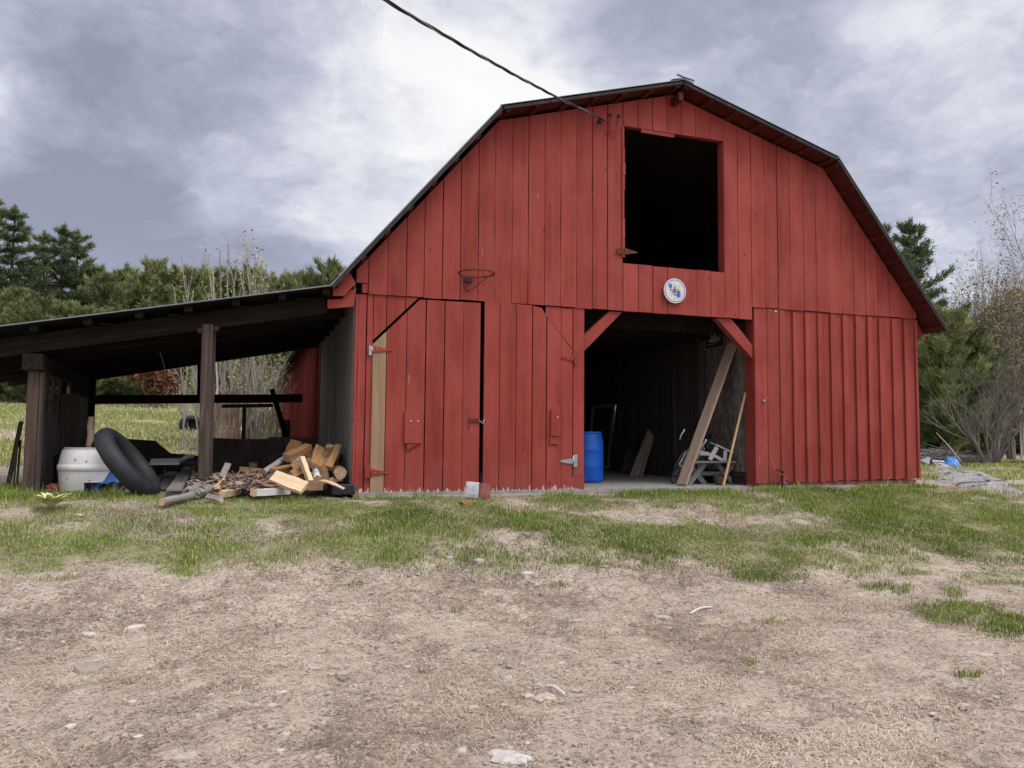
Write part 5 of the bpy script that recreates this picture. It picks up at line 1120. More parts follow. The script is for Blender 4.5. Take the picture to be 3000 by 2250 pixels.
    # mullein rosettes
    for (u, v, s, lab) in ((148, 1502, .21, 'large pale woolly mullein rosette in the front grass'), (236, 1534, .07, 'small yellowish seedling rosette right of the mullein')):
        p = Vector(gp(u, v))+Vector((0, 0, .045)); m = MB(); k = 40 if s > .12 else 10
        for i in range(k):
            a = i*2.4; L = s*rnd.uniform(.7, 1.25); el = .7+.7*(i/k); d = Vector((math.cos(a), math.sin(a), 0)); x = Vector((-math.sin(a), math.cos(a), 0)); vs = []
            for j in range(5):
                f = j/4; c = p+d*L*f*math.cos(el*(1-.5*f))+Vector((0, 0, L*f*math.sin(el)*(1-.35*f)+.01)); w = L*.16*math.sin(PI*min(.12+.85*f, 1)); vs += [c-x*w+Vector((0, 0, w*.35)), c, c+x*w+Vector((0, 0, w*.35))]
            m.add(vs, [(j*3+q, j*3+q+1, j*3+q+4, j*3+q+3) for j in range(4) for q in (0, 1)], rnd.random(), 0, True)
        tag(m.build('mullein_plant', 'mullein_leaf', org=p), lab, 'plant')
    # sticks and bark strips on the yard
    for (u0, v0, u1, v1, r, mat, lab) in ((2022, 1801, 2088, 1781, .009, 'white_board', 'bleached white stick on the dry grass right of centre'), (1600, 2016, 1655, 2040, .011, 'white_board', 'curved white bark strip next to the pinkish stone')):
        a, b = Vector(gp(u0, v0)), Vector(gp(u1, v1)); a.z += r; b.z += r; m = MB(); mid = a.lerp(b, .5)+Vector((.0, .02, .015)); m.tube(smooth([a, mid, b], 5), [r*.6]+[r]*9+[r*.6], 7, .6); tag(m.build('stick', mat, org=a), lab, 'stick')
barn_things()
# ------------------------------------------------------------------ in the doorway
def doorway():
    p = Pz(1744, 1415, 0.); c = (float(p[0])-.03, float(p[1])+.285, .0)
    t = thing('blue_barrel', 'tall blue plastic barrel just inside the doorway', 'barrel', c); prof = [(0, .0), (.262, .0), (.278, .015), (.288, .06), (.292, .28), (.2945, .29), (.2945, .31), (.292, .32), (.292, .56), (.294, .57), (.294, .59), (.289, .60), (.284, .74), (.262, .83), (.250, .85), (.262, .862), (.268, .875), (.262, .893), (.248, .893), (.246, .865), (0, .862)]
    m = MB(); m.lathe(prof, c, 48); b = m.build('drum_body', 'blue_plastic', t)
    m = MB(); m.tube([(c[0]+.06, c[1]-.14, .863), (c[0]+.06, c[1]-.14, .885)], .035, 14); m.build('bung', 'blue_plastic', t)
    a = Pz(1997, 1424, 0.) ; bb = W(2147, 1004, .62); a2 = Pz(2000, 1426, .0)
    beam('plank', 'brown_plank', (a[0], a[1], .02), bb, .21, .045, 'flat', None, .004, tone=.6, label='wide brown plank leaning across the doorway beside the bicycle', cat='plank')
    a = Pz(2119, 1425, 0.); bb = W(2184, 1150, .25); beam('wooden_stick', 'yellow_stick', (a[0], a[1], .01), bb, .035, .03, (0, -1, .2), None, .004, label='slim yellow stick leaning on the right door post', cat='stick')
    a = Pz(1763, 1360, 0.); bb = W(1909, 1012, 3.9); beam('long_pole', 'old_plank', (a[0]-.1, a[1]-.4, .35), bb, .05, .09, (0, -1, .3), None, .004, tone=.9, label='long thin grey board slanting up from behind the blue barrel', cat='board')
    a, bb = Pz(1781, 1373, 0.), W(1803, 1194, 2.2); beam('white_board', 'white_board', a, bb, .12, .025, (0, -1, .2), None, .003, tone=.1, label='upright greyish board propped to the right of the blue barrel', cat='board')
    t = thing('window_sash', 'old dark window sash leaning in the dark behind the barrel', 'window', tuple(W(1760, 1300, 2.6)))
    q = [W(1736, 1195, 2.6), W(1796, 1187, 2.6), W(1780, 1370, 2.35), W(1722, 1370, 2.35)]
    for i in range(4): beam('sash_rail', 'blackish_wood', q[i], q[(i+1) % 4], .06, .04, (0, -1, .1), t, .003, tone=1.)
    for i, (a, b_, w, m_, lab) in enumerate((((1845, 1388), (1905, 1216), .50, 'dim_wood', 'broad dark board leaning in the middle of the barn, left of two'), ((1857, 1396), (1925, 1222), .20, 'brown_plank', 'reddish brown board leaning against the broad dark board'), ((1878, 1396), (1930, 1230), .05, 'brown_plank', 'narrow edge-on board leaning right of the reddish brown board'))):
        f = Pz(*a, 0.); g = W(*b_, float(f[1])+.75); beam('leaning_board', m_, f, g, w, .02, 'flat', None, .003, tone=.4, label=lab, cat='board', group='boards leaning inside the barn')
    for i, (u0, v0, u1, v1, y, w, mt, lab) in enumerate(((1940, 1392, 1934, 1180, 3.6, .07, 'dim_wood', 'thin upright lath against the inner post'), (1962, 1392, 1950, 1130, 3.2, .10, 'grey_wood', 'grey upright board right of the inner post'), (1985, 1395, 1978, 1105, 2.6, .13, 'dim_wood', 'dark upright board behind the bicycle'), (2025, 1390, 2030, 1150, 2.2, .09, 'dim_wood', 'dark upright board between bicycle and chipboard panel'), (1905, 1388, 1912, 1210, 4.0, .06, 'grey_wood', 'narrow grey lath left of the inner post'))):
        f = W(u0, v0, y); f[2] = 0.; g = W(u1, v1, y+.12); beam('upright_board', mt, f, g, w, .022, (0, -1, .05), None, .003, label=lab, cat='board', group='upright boards inside the barn')
    c = W(2022, 1142, 2.4); m = MB(); m.lathe([(0, -.12), (.10, -.12), (.125, .10), (.13, .11), (.12, .11), (.10, -.10)], c, 24); tag(m.build('plastic_pail', 'plate_yellow', org=c), 'faded yellow pail on the dark shelf above the bicycle', 'pail')
    a, b_ = W(2000, 1154, 2.4), W(2060, 1154, 2.4); beam('shelf', 'dim_wood', a, b_, .34, .03, (0, 0, 1), None, .003, label='dark board shelf carrying the yellow pail', cat='shelf')
    m = MB(); c = Vector(W(1992, 1020, 2.9))
    for k in range(5): m.tube(smooth([c+Vector((.04*k, 0, .10)), c+Vector((.04*k+.01, -.05, .08)), c+Vector((.04*k+.02, -.06, 0))], 4), .005, 5)
    m.tube([c+Vector((-.02, 0, .10)), c+Vector((.20, 0, .10))], .008, 6); m.tube([c+Vector((-.02, 0, .10)), c+Vector((-.05, .02, -1.3))], .014, 6); tag(m.build('garden_rake', 'dark_iron', org=c), 'rake hanging head up in the dark of the doorway', 'rake')
    # small trestle bench with crossed legs
    y = .78; t = thing('trestle_bench', 'weathered grey bench with crossed legs inside the doorway', 'bench', (7.78, y, 0))
    for dy in (-.16, .02, .18): beam('top_board', 'old_plank', (7.30, y+dy, .385), (8.12, y+dy, .385), .155, .035, (0, 0, 1), t, .004, tone=.3)
    for x in (7.42, 8.0):
        beam('leg', 'grey_wood', (x-.18, y-.10, .0), (x+.16, y-.10, .365), .09, .04, (0, 1, 0), t, .005, tone=.9); beam('leg', 'grey_wood', (x+.18, y-.05, .0), (x-.16, y-.05, .365), .09, .04, (0, 1, 0), t, .005, tone=.6)
    beam('stretcher', 'grey_wood', (7.42, y-.02, .18), (8.0, y-.02, .18), .05, .07, (0, 0, 1), t)
    # white step stool lying tipped on the bench
    o = Vector(W(2112, 1330, .74)); t = thing('step_stool', 'white wooden step stool tipped over on the grey bench', 'step stool', o)
    A = lambda u, v, y=.66: Vector(W(u, v, y))
    beam('tread', 'white_paint', A(2090, 1300, .76), A(2137, 1322, .76), .24, .03, (.3, -.2, 1), t); beam('leg', 'white_paint', A(2100, 1310, .62), A(2079, 1347, .62), .075, .03, (0, 1, 0), t); beam('leg', 'white_paint', A(2125, 1320, .64), A(2123, 1354, .64), .065, .03, (0, 1, 0), t)
    beam('side_rail', 'white_paint', A(2090, 1334, .63), A(2118, 1349, .63), .055, .03, (0, 1, 0), t); beam('tread', 'white_paint', A(2046, 1328, .76), A(2080, 1329, .70), .20, .03, (0, -.2, 1), t); beam('leg', 'white_paint', A(2062, 1312, .9), A(2040, 1345, .9), .06, .03, (0, 1, 0), t)
    beam('wood_scrap', 'yellow_stick', Vector(W(2106, 1351, .66)), Vector(W(2120, 1348, .64)), .06, .03, (0, 0, 1), None, .003, label='small yellow wood offcut under the white stool', cat='offcut')
    # small rubber wheel behind the stick
    c = Pz(2133, 1424, 0.); c = (float(c[0]), float(c[1])+.25, .11); t = thing('cart_wheel', 'small dark rubber wheel on the floor behind the yellow stick', 'wheel', c); m = MB(); n1, n2 = 28, 10; vs = []
    for i in range(n1):
        a = 2*PI*i/n1
        for j in range(n2): b = 2*PI*j/n2; r = .085+.028*math.cos(b); vs.append((c[0]+r*math.cos(a), c[1]+.035*math.sin(b), c[2]+r*math.sin(a)))
    m.add(vs, [(i*n2+j, ((i+1) % n1)*n2+j, ((i+1) % n1)*n2+(j+1) % n2, i*n2+(j+1) % n2) for i in range(n1) for j in range(n2)], .5, 0, True); m.build('tyre', 'black_rubber', t)
    m = MB(); m.tube([(c[0], c[1]-.02, c[2]), (c[0], c[1]+.02, c[2])], .06, 16); m.build('hub', 'rusty_iron', t)
    # snowmobile sign high on the partition
    t = thing('trail_sign', 'dark brown square sign with a pale snowmobile rider symbol', 'sign', (8.12, 1.2, 2.68)); y0, y1, z0, z1 = .87, 1.52, 2.44, 2.93
    m = MB(); 
    def yz(poly, x0, x1, mat=0):
        n = len(poly); vs = [(x0, y, z) for y, z in poly]+[(x1, y, z) for y, z in poly]; m.add(vs, [tuple(range(n)), tuple(range(2*n-1, n-1, -1))]+[((i+1) % n, i, n+i, n+(i+1) % n) for i in range(n)], .5, mat)
    yz([(y0, z0), (y1, z0), (y1, z1), (y0, z1)], 8.125, 8.138); m.build('panel', 'brown_sign', t)
    m = MB()
    for k in (((y0, z0+.012), (y1, z0+.012)), ((y1-.012, z0), (y1-.012, z1)), ((y0, z1-.012), (y1, z1-.012)), ((y0+.012, z0), (y0+.012, z1))): m.bar((8.123, *k[0]), (8.123, *k[1]), .012, .004, (1, 0, 0))
    m.build('border', 'sign_pale', t)
    m = MB(); Y = lambda f: y1-(y1-y0)*f; Zz = lambda f: z0+(z1-z0)*f
    sil = [(.20, .30), (.36, .24), (.62, .22), (.80, .30), (.84, .50), (.80, .52), (.78, .40), (.62, .40), (.60, .66), (.52, .82), (.48, .80), (.50, .62), (.46, .44), (.40, .50), (.38, .60), (.35, .58), (.36, .48), (.24, .44)]
    yz([(Y(a), Zz(b)) for a, b in sil], 8.120, 8.1245); yz([(Y(.16), Zz(.17)), (Y(.46), Zz(.15)), (Y(.46), Zz(.18)), (Y(.16), Zz(.20))], 8.120, 8.1245); m.build('rider_symbol', 'sign_pale', t)
    # racing bicycle seen nearly head-on, leaning to the right
    g = Pz(1974, 1417, 0.); az = math.radians(210+20); fw = Vector((math.sin(az), math.cos(az), 0)); lf = Vector((-fw.y, fw.x, 0)); lean = math.radians(24)
    upv = Vector((0, 0, 1))*math.cos(lean)+lf*math.sin(lean); sd = lf*math.cos(lean)-Vector((0, 0, 1))*math.sin(lean); O = Vector(g)-fw*.50
    L = lambda x, s, z: O+fw*x+sd*s+upv*z
    t = thing('racing_bicycle', 'white racing bicycle with blue drop handlebars behind the leaning plank', 'bicycle', O)
    def wheel(x):
        m = MB(); P = [L(x+.325*math.cos(2*PI*i/40), 0, .335+.325*math.sin(2*PI*i/40)) for i in range(41)]; m.tube(P, .012, 8, cap=False); w = m.build('wheel', 'black_rubber', t)
        m = MB(); P = [L(x+.305*math.cos(2*PI*i/40), 0, .335+.305*math.sin(2*PI*i/40)) for i in range(41)]; m.tube(P, .007, 6, cap=False); m.build('rim', 'galvanised', w)
        m = MB()
        for i in range(24): a = 2*PI*i/24; m.tube([L(x, .025*(-1)**i, .335), L(x+.30*math.cos(a), 0, .335+.30*math.sin(a))], .0016, 3, cap=False)
        m.tube([L(x, -.05, .335), L(x, .05, .335)], .016, 8); m.build('spokes', 'galvanised', w)
    wheel(.50); wheel(-.50)
    m = MB(); H0, H1, SB, BB = L(.36, 0, .66), L(.33, 0, .80), L(-.16, 0, .80), L(-.08, 0, .28)
    for a, b, r in ((H1, SB, .014), (H0, BB, .016), (SB, BB, .015), (H0, H1, .020), (BB, L(-.5, .05, .335), .009), (BB, L(-.5, -.05, .335), .009), (SB, L(-.5, .05, .335), .008), (SB, L(-.5, -.05, .335), .008)): m.tube([a, b], r, 8)
    m.build('frame', 'white_paint', t)
    m = MB()
    for s in (-.05, .05): m.tube(smooth([L(.365, s*.6, .65), L(.39, s, .60), L(.45, s, .45), L(.50, s, .335)]), .011, 8)
    m.tube([L(.36, -.035, .655), L(.36, .035, .655)], .014, 8); m.build('fork', 'white_paint', t)
    m = MB(); m.tube([H1, L(.32, 0, .86), L(.40, 0, .89)], .014, 8); m.tube([L(.40, -.21, .89), L(.40, .21, .89)], .013, 8); st = m.build('stem', 'dark_iron', t)
    for s in (-.21, .21):
        m = MB(); m.tube(smooth([L(.40, s, .89), L(.47, s, .89), L(.50, s, .84), L(.46, s, .76), L(.38, s, .75)]), .016, 8); m.build('handlebar_grip', 'blue_tape', t)
        m = MB(); m.tube(smooth([L(.48, s, .91), L(.515, s, .87), L(.525, s, .80), L(.51, s, .75)]), .009, 6); m.tube([L(.47, s, .89), L(.49, s, .935)], .014, 8); m.build('brake_lever', 'white_paint', t)
    m = MB(); m.tube([SB, L(-.18, 0, .90)], .013, 8); m.tube([L(-.32, 0, .92), L(-.20, 0, .925), L(-.05, 0, .92)], [.06, .05, .018], 10); m.build('saddle', 'black_rubber', t)
    m = MB(); P = [L(-.08+.09*math.cos(2*PI*i/24), .03, .28+.09*math.sin(2*PI*i/24)) for i in range(25)]; m.tube(P, .006, 6, cap=False); m.tube([L(-.08, -.07, .28), L(-.02, -.08, .42)], .010, 6); m.tube([L(-.08, .06, .28), L(-.14, .08, .14)], .010, 6); m.build('crank', 'galvanised', t)
    # red air hose on the slab
    m = MB(); P = [Vector(Pz(u, v, .012)) for u, v in ((2160, 1413), (2180, 1420), (2200, 1424), (2212, 1427))]; m.tube(smooth(P), .008, 6); tag(m.build('red_hose', 'cord_red', org=P[0]), 'thin reddish hose on the slab by the right door post', 'hose')
doorway()
# ------------------------------------------------------------------ trees and shrubs
def base_at(u, Y):
    x = float(W(u, 1250, Y)[0]); return Vector((x, Y, tz(x, Y)))
def hgt(u, v, Y): return float(W(u, v, Y)[2])-base_at(u, Y).z
def needles(P, D, k, ln, wd, g, tone, spread=.75, up=.25):
    """k thin needle sprays at each point P round the direction D"""
    n = len(P); P = np.repeat(P, k, 0); D = np.repeat(D, k, 0); t = np.repeat(tone, k)+g.normal(0, .10, n*k)
    d = D+g.normal(0, spread, (n*k, 3)); d[:, 2] += up; d /= np.linalg.norm(d, axis=1)[:, None]+1e-9
    s = np.cross(d, g.normal(0, 1, (n*k, 3))); s /= np.linalg.norm(s, axis=1)[:, None]+1e-9
    L = (ln*g.uniform(.6, 1.3, n*k))[:, None]; w = (wd*g.uniform(.7, 1.3, n*k))[:, None]
    P = P+g.normal(0, .05, P.shape)
    V = np.stack([P-s*w*.5, P+s*w*.5, P+d*L], 1).reshape(-1, 3)
    return V, np.repeat(np.clip(t, 0, 1), 3)
def make_pine(seed, h, R, base, gap, dens, mat, ln=.26, wd=.07, plate=.35, upt=.25, lead=1., shape=.8, label='', cat='tree', group='', trunk='dark_trunk', k=6, spread=.75, nup=.25):
    g = np.random.default_rng(seed); q = random.Random(seed)
    root = thing('pine_tree', label, cat, (0, 0, 0), group); m = MB()
    bend = [Vector((q.uniform(-.12, .12), q.uniform(-.12, .12), 0)) for _ in range(3)]
    ax = lambda z: Vector((0, 0, z))+bend[0]*math.sin(z*.5)+bend[1]*(z/h)**2*2
    m.tube([ax(h*i/9) for i in range(10)], [h*.017*(1-.93*i/9)+.014 for i in range(10)], 7, .4)
    Ps, Ds, Ts = [], [], []; z = base*h
    while z < h-.28:
        t = (z-base*h)/(h-base*h); nb = q.randint(4, 6); a0 = q.random()*6
        Rz = R*((1-t)**shape*(.55+.45*min(1, t*5)))+.30*min(1., (1-t)*8+.35)
        for b in range(nb):
            if q.random() < .10: continue
            a = a0+2*PI*b/nb+q.uniform(-.35, .35); L = Rz*q.uniform(.55, 1.2); el = -.12+.55*t+q.uniform(-.12, .12)
            d0 = Vector((math.cos(a), math.sin(a), 0)); pts = []
            for j in range(5):
                f = j/4; pts.append(ax(z)+d0*L*f*math.cos(el)+Vector((0, 0, L*(math.sin(el)*f+upt*f*f))))
            if L > .5: m.tube(pts, [.010+.016*L*(1-j/4.4) for j in range(5)], 3, q.random(), cap=False)
            nt = max(9, int(dens*L*(1.2 if L > 1 else 1.7)))
            f = g.uniform(.22 if L > 1. else .05, 1.02, nt); i = np.minimum((f*4).astype(int), 3); fr = f*4-i; A = np.array([tuple(p) for p in pts])
            p = A[i]*(1-fr)[:, None]+A[i+1]*fr[:, None]; dd = A[i+1]-A[i]; dd /= np.linalg.norm(dd, axis=1)[:, None]
            sid = np.array([-math.sin(a), math.cos(a), 0.]); so = g.normal(0, plate, nt)*L*.42*(1.05-f*.75); p = p+sid*so[:, None]+np.array([0, 0, 1.])*(g.normal(0, .05*min(L, 1.2), nt)+np.abs(so)*.08)[:, None]
            dd = dd+sid*np.sign(so)[:, None]*.6
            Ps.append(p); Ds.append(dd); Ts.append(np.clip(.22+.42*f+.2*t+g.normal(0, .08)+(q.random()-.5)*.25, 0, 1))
        z += gap*q.uniform(.75, 1.25)*(1-.35*t)
    n = 22; zz = np.linspace(h-.75*lead, h-.05, n); Ps.append(np.array([tuple(ax(float(s))) for s in zz])); Ds.append(np.tile([0, 0, 1.], (n, 1))); Ts.append(np.full(n, .7))
    m.build('trunk', trunk, root)
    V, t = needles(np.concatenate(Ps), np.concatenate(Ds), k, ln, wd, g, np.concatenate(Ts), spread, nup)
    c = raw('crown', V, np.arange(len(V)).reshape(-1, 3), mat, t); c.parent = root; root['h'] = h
    return root
def place(root, p, h, first, label, rz=None, wide=1., group=None):
    if first: r = root
    else:
        r = root.copy(); COL.objects.link(r)
        for c in root.children:
            d = c.copy(); COL.objects.link(d); d.parent = r
    s = h/root['h']; r.location = p; r.scale = (s*wide, s*wide, s); r.rotation_euler = (0, 0, rnd.random()*6.28 if rz is None else rz)
    r['label'] = label
    if group: r['group'] = group
    return r
USED = {}
def pines(kinds, spots, group):
    for i, (u, v, Y, k, wide, lab) in enumerate(spots):
        r = kinds[k]; p = base_at(u, Y); f = k not in USED; USED[k] = 1
        place(r, p-Vector((0, 0, .1)), hgt(u, v, Y), f, lab, None, wide, group)
def forest():
    K = {'tall1': make_pine(1, 13, 3.3, .16, .95, 20, 'pine_needles', .32, .05, .42, .22, k=9, trunk='dark_trunk'), 'tall2': make_pine(2, 13, 2.9, .22, 1.0, 21, 'blue_pine', .32, .05, .45, .20, k=9),
         'y1': make_pine(3, 8, 2.5, .03, .46, 23, 'young_pine', .36, .050, .42, .55, lead=1.5, shape=.72, k=10, spread=.5, nup=.55), 'y2': make_pine(4, 8, 2.2, .04, .50, 23, 'young_pine', .36, .050, .42, .55, lead=1.9, shape=.68, k=10, spread=.5, nup=.55), 'y3': make_pine(5, 8, 2.7, .02, .48, 23, 'pine_needles', .36, .050, .42, .50, lead=1.4, shape=.75, k=10, spread=.5, nup=.5),
         'wp': make_pine(6, 11, 3.5, .14, .72, 32, 'blue_pine', .22, .05, .42, .24, shape=1.05, k=7)}
    left = [(-60, 560, 38, 'tall1', 1.1, 'tallest pine cut off by the left edge of the view'), (15, 600, 37, 'tall2', 1.15, 'tall pine beside the left edge, its pointed top against the cloud'), (95, 672, 40, 'tall1', 1.0, 'open-crowned pine with a thin top just right of the tallest ones'),
            (150, 655, 39, 'tall2', 1.15, 'pine with a spiky double top above the shed roof end'), (198, 668, 40, 'tall1', 1.1, 'flat-topped pine with long bare lower boughs reaching right'),
            (252, 775, 40, 'y1', 1., 'young pine at the foot of the flat-topped pine'), (305, 800, 38, 'y3', 1.1, 'low rounded pine in the first dip of the tree line'), (352, 788, 41, 'y2', 1., 'young pine with a bent bare leader'), (400, 800, 39, 'y1', 1.1, 'broad green pine above the middle of the shed roof'),
            (440, 762, 42, 'y2', .95, 'young pine with a cluster of upright spiky leaders'), (492, 790, 40, 'y3', 1., 'pine just left of the budding bare stems'), (552, 785, 39, 'y1', 1., 'dark pine behind the left budding stem'), (610, 790, 42, 'y2', 1., 'pine behind the forked grey stems'),
            (668, 795, 40, 'y3', 1.05, 'pine behind the middle of the bare stems'), (730, 785, 41, 'y1', 1., 'pine right behind the tallest bare stems'), (790, 815, 43, 'y2', .9, 'small pine in the gap right of the bare stems'), (850, 800, 42, 'y2', .85, 'slim pine with a long single leader near the barn eave'),
            (900, 800, 41, 'y1', .9, 'bushy pine next to the barn eave'), (950, 772, 40, 'y3', 1., 'bright pine rising directly left of the barn roof'), (1010, 790, 41, 'y1', 1., 'pine half hidden behind the barn roof edge'),
            (30, 845, 33, 'y1', 1.15, 'low yellowish pine in front at the far left'), (90, 860, 31, 'y3', 1.1, 'bushy pine showing just above the roof end'), (165, 880, 33, 'y1', 1.2, 'broad low pine under the open-crowned pines'), (235, 895, 32, 'y2', 1.15, 'pale green pine standing in front of dark trunks'),
            (320, 900, 34, 'y1', 1.2, 'round young pine in the front row above the shed roof'), (410, 905, 33, 'y3', 1.2, 'dark low pine in the front row'), (500, 900, 34, 'y1', 1.2, 'low pine in the front row left of the bare bush'), (-40, 900, 33, 'y2', 1.2, 'low pine at the left edge behind the shed post'),
            (590, 930, 35, 'y3', 1.2, 'low pine behind the middle shed post'), (840, 930, 35, 'y1', 1.2, 'low pine seen under the shed roof by the red side wall'), (720, 930, 36, 'y2', 1.2, 'low pine behind the dense bare bush')]
    pines(K, left, 'pines beyond the meadow')
    right = [(2694, 640, 19, 'wp', 1., 'layered white pine rising beside the right barn eave'), (2590, 640, 23, 'wp', 1., 'white pine mostly hidden behind the barn roof slope'), (2725, 900, 22, 'y3', 1., 'dense green pine directly below the layered white pine'), (2800, 930, 24, 'y1', 1.1, 'green pine in the middle of the right thicket'),
             (2860, 960, 26, 'y3', 1.1, 'dark pine behind the many-stemmed bare shrub'), (2680, 940, 24, 'y2', 1., 'pine tucked against the right barn corner'), (2940, 900, 27, 'y1', 1.1, 'pine behind the tan budding trees'), (3010, 850, 26, 'y3', 1.1, 'pine at the right edge of the view'), (2770, 1010, 28, 'y3', 1.3, 'dark low pine deep in the right thicket'), (3060, 960, 24, 'y2', 1.1, 'pine beyond the right edge'),
             (2752, 900, 16.5, 'y2', 1.1, 'green pine standing closest to the barn corner'), (2850, 985, 17.5, 'y1', 1.1, 'low olive pine between the barn and the tan trees'), (2915, 1050, 30, 'y3', 1.3, 'low dark pine closing the gap under the bare branches'), (2985, 1060, 30, 'y3', 1.3, 'low dark pine behind the leaning grey trunk')]
    pines(K, right, 'pines in the right thicket')
def grow(m, p, d, L, r, depth, q, tips, sides=5, kids=(3, 5), ang=(.35, .8), upb=.18, wig=.16, shrink=.62, tone=.5, ming=.25):
    n = 5 if depth > 0 else 4; pts = [p.copy()]; rs = [r]; dd = d.copy()
    for i in range(n):
        dd = (dd+Vector((q.gauss(0, wig), q.gauss(0, wig), q.gauss(0, wig)+upb*.5))).normalized(); pts.append(pts[-1]+dd*L/n); rs.append(r*(1-.75*(i+1)/n)+.0015)
    m.tube(pts, rs, max(3, sides), min(1, max(0, tone+q.gauss(0, .15))), cap=False)
    if depth == 0:
        tips.append((pts[-1], dd)); tips.append((pts[-2], dd)); tips.append((pts[-3], dd)); return
    for k in range(q.randint(*kids)):
        f = q.uniform(ming, 1.)*n; i = min(int(f), n-1); b = pts[i].lerp(pts[i+1], f-i); ax = (pts[i+1]-pts[i]).normalized()
        s = ax.cross(Vector((q.gauss(0, 1), q.gauss(0, 1), q.gauss(0, 1))))
        if s.length < 1e-3: continue
        a = q.uniform(*ang); nd = (ax*math.cos(a)+s.normalized()*math.sin(a)+Vector((0, 0, upb))).normalized()
        grow(m, b, nd, L*shrink*q.uniform(.7, 1.2), rs[i]*.62, depth-1, q, tips, sides-1, kids, ang, upb, wig, shrink, tone, ming)
def buds(tips, seed, n, sz, spread, mat, root):
    g = np.random.default_rng(seed); P = np.array([tuple(p) for p, d in tips]); k = len(P)*n; P = np.repeat(P, n, 0)+g.normal(0, spread, (k, 3))
    a = g.normal(0, 1, (k, 3)); a /= np.linalg.norm(a, axis=1)[:, None]; b = np.cross(a, g.normal(0, 1, (k, 3))); b /= np.linalg.norm(b, axis=1)[:, None]; s = (sz*g.uniform(.5, 1.3, k))[:, None]
    V = np.stack([P-a*s*.5, P+b*s*.28, P+a*s*.5, P-b*s*.28], 1).reshape(-1, 3); o0 = np.array(ORG.get(root.name, (0, 0, 0))); V = V-o0
    o = raw('foliage', V, np.arange(k*4).reshape(-1, 4), mat, np.repeat(g.random(k), 4)); o.parent = root; return o
def shrub(name, label, cat, p, stems, h, r, lean, depth, seed, mat, bud=None, group=None, kids=(3, 5), ang=(.3, .7), upb=.2, spread=.25, wig=.09, shrink=.5, sides=5, nb=2, bs=.05, bsp=.10):
    q = random.Random(seed); t = thing(name, label, cat, p, group); m = MB(); tips = []
    for i in range(stems):
        a = 2*PI*i/stems+q.uniform(-.4, .4); l = lean*q.uniform(.2, 1.); d = Vector((math.cos(a)*l, math.sin(a)*l, 1)).normalized()
        grow(m, Vector(p)+Vector((math.cos(a)*spread*q.random(), math.sin(a)*spread*q.random(), -.05)), d, h*q.uniform(.65, 1.05), r*q.uniform(.6, 1.2), depth, q, tips, sides, kids, ang, upb, wig, shrink, .5)
    m.build('branches', mat, t)
    if bud: buds(tips, seed, nb, bs, bsp, bud, t)
    return t
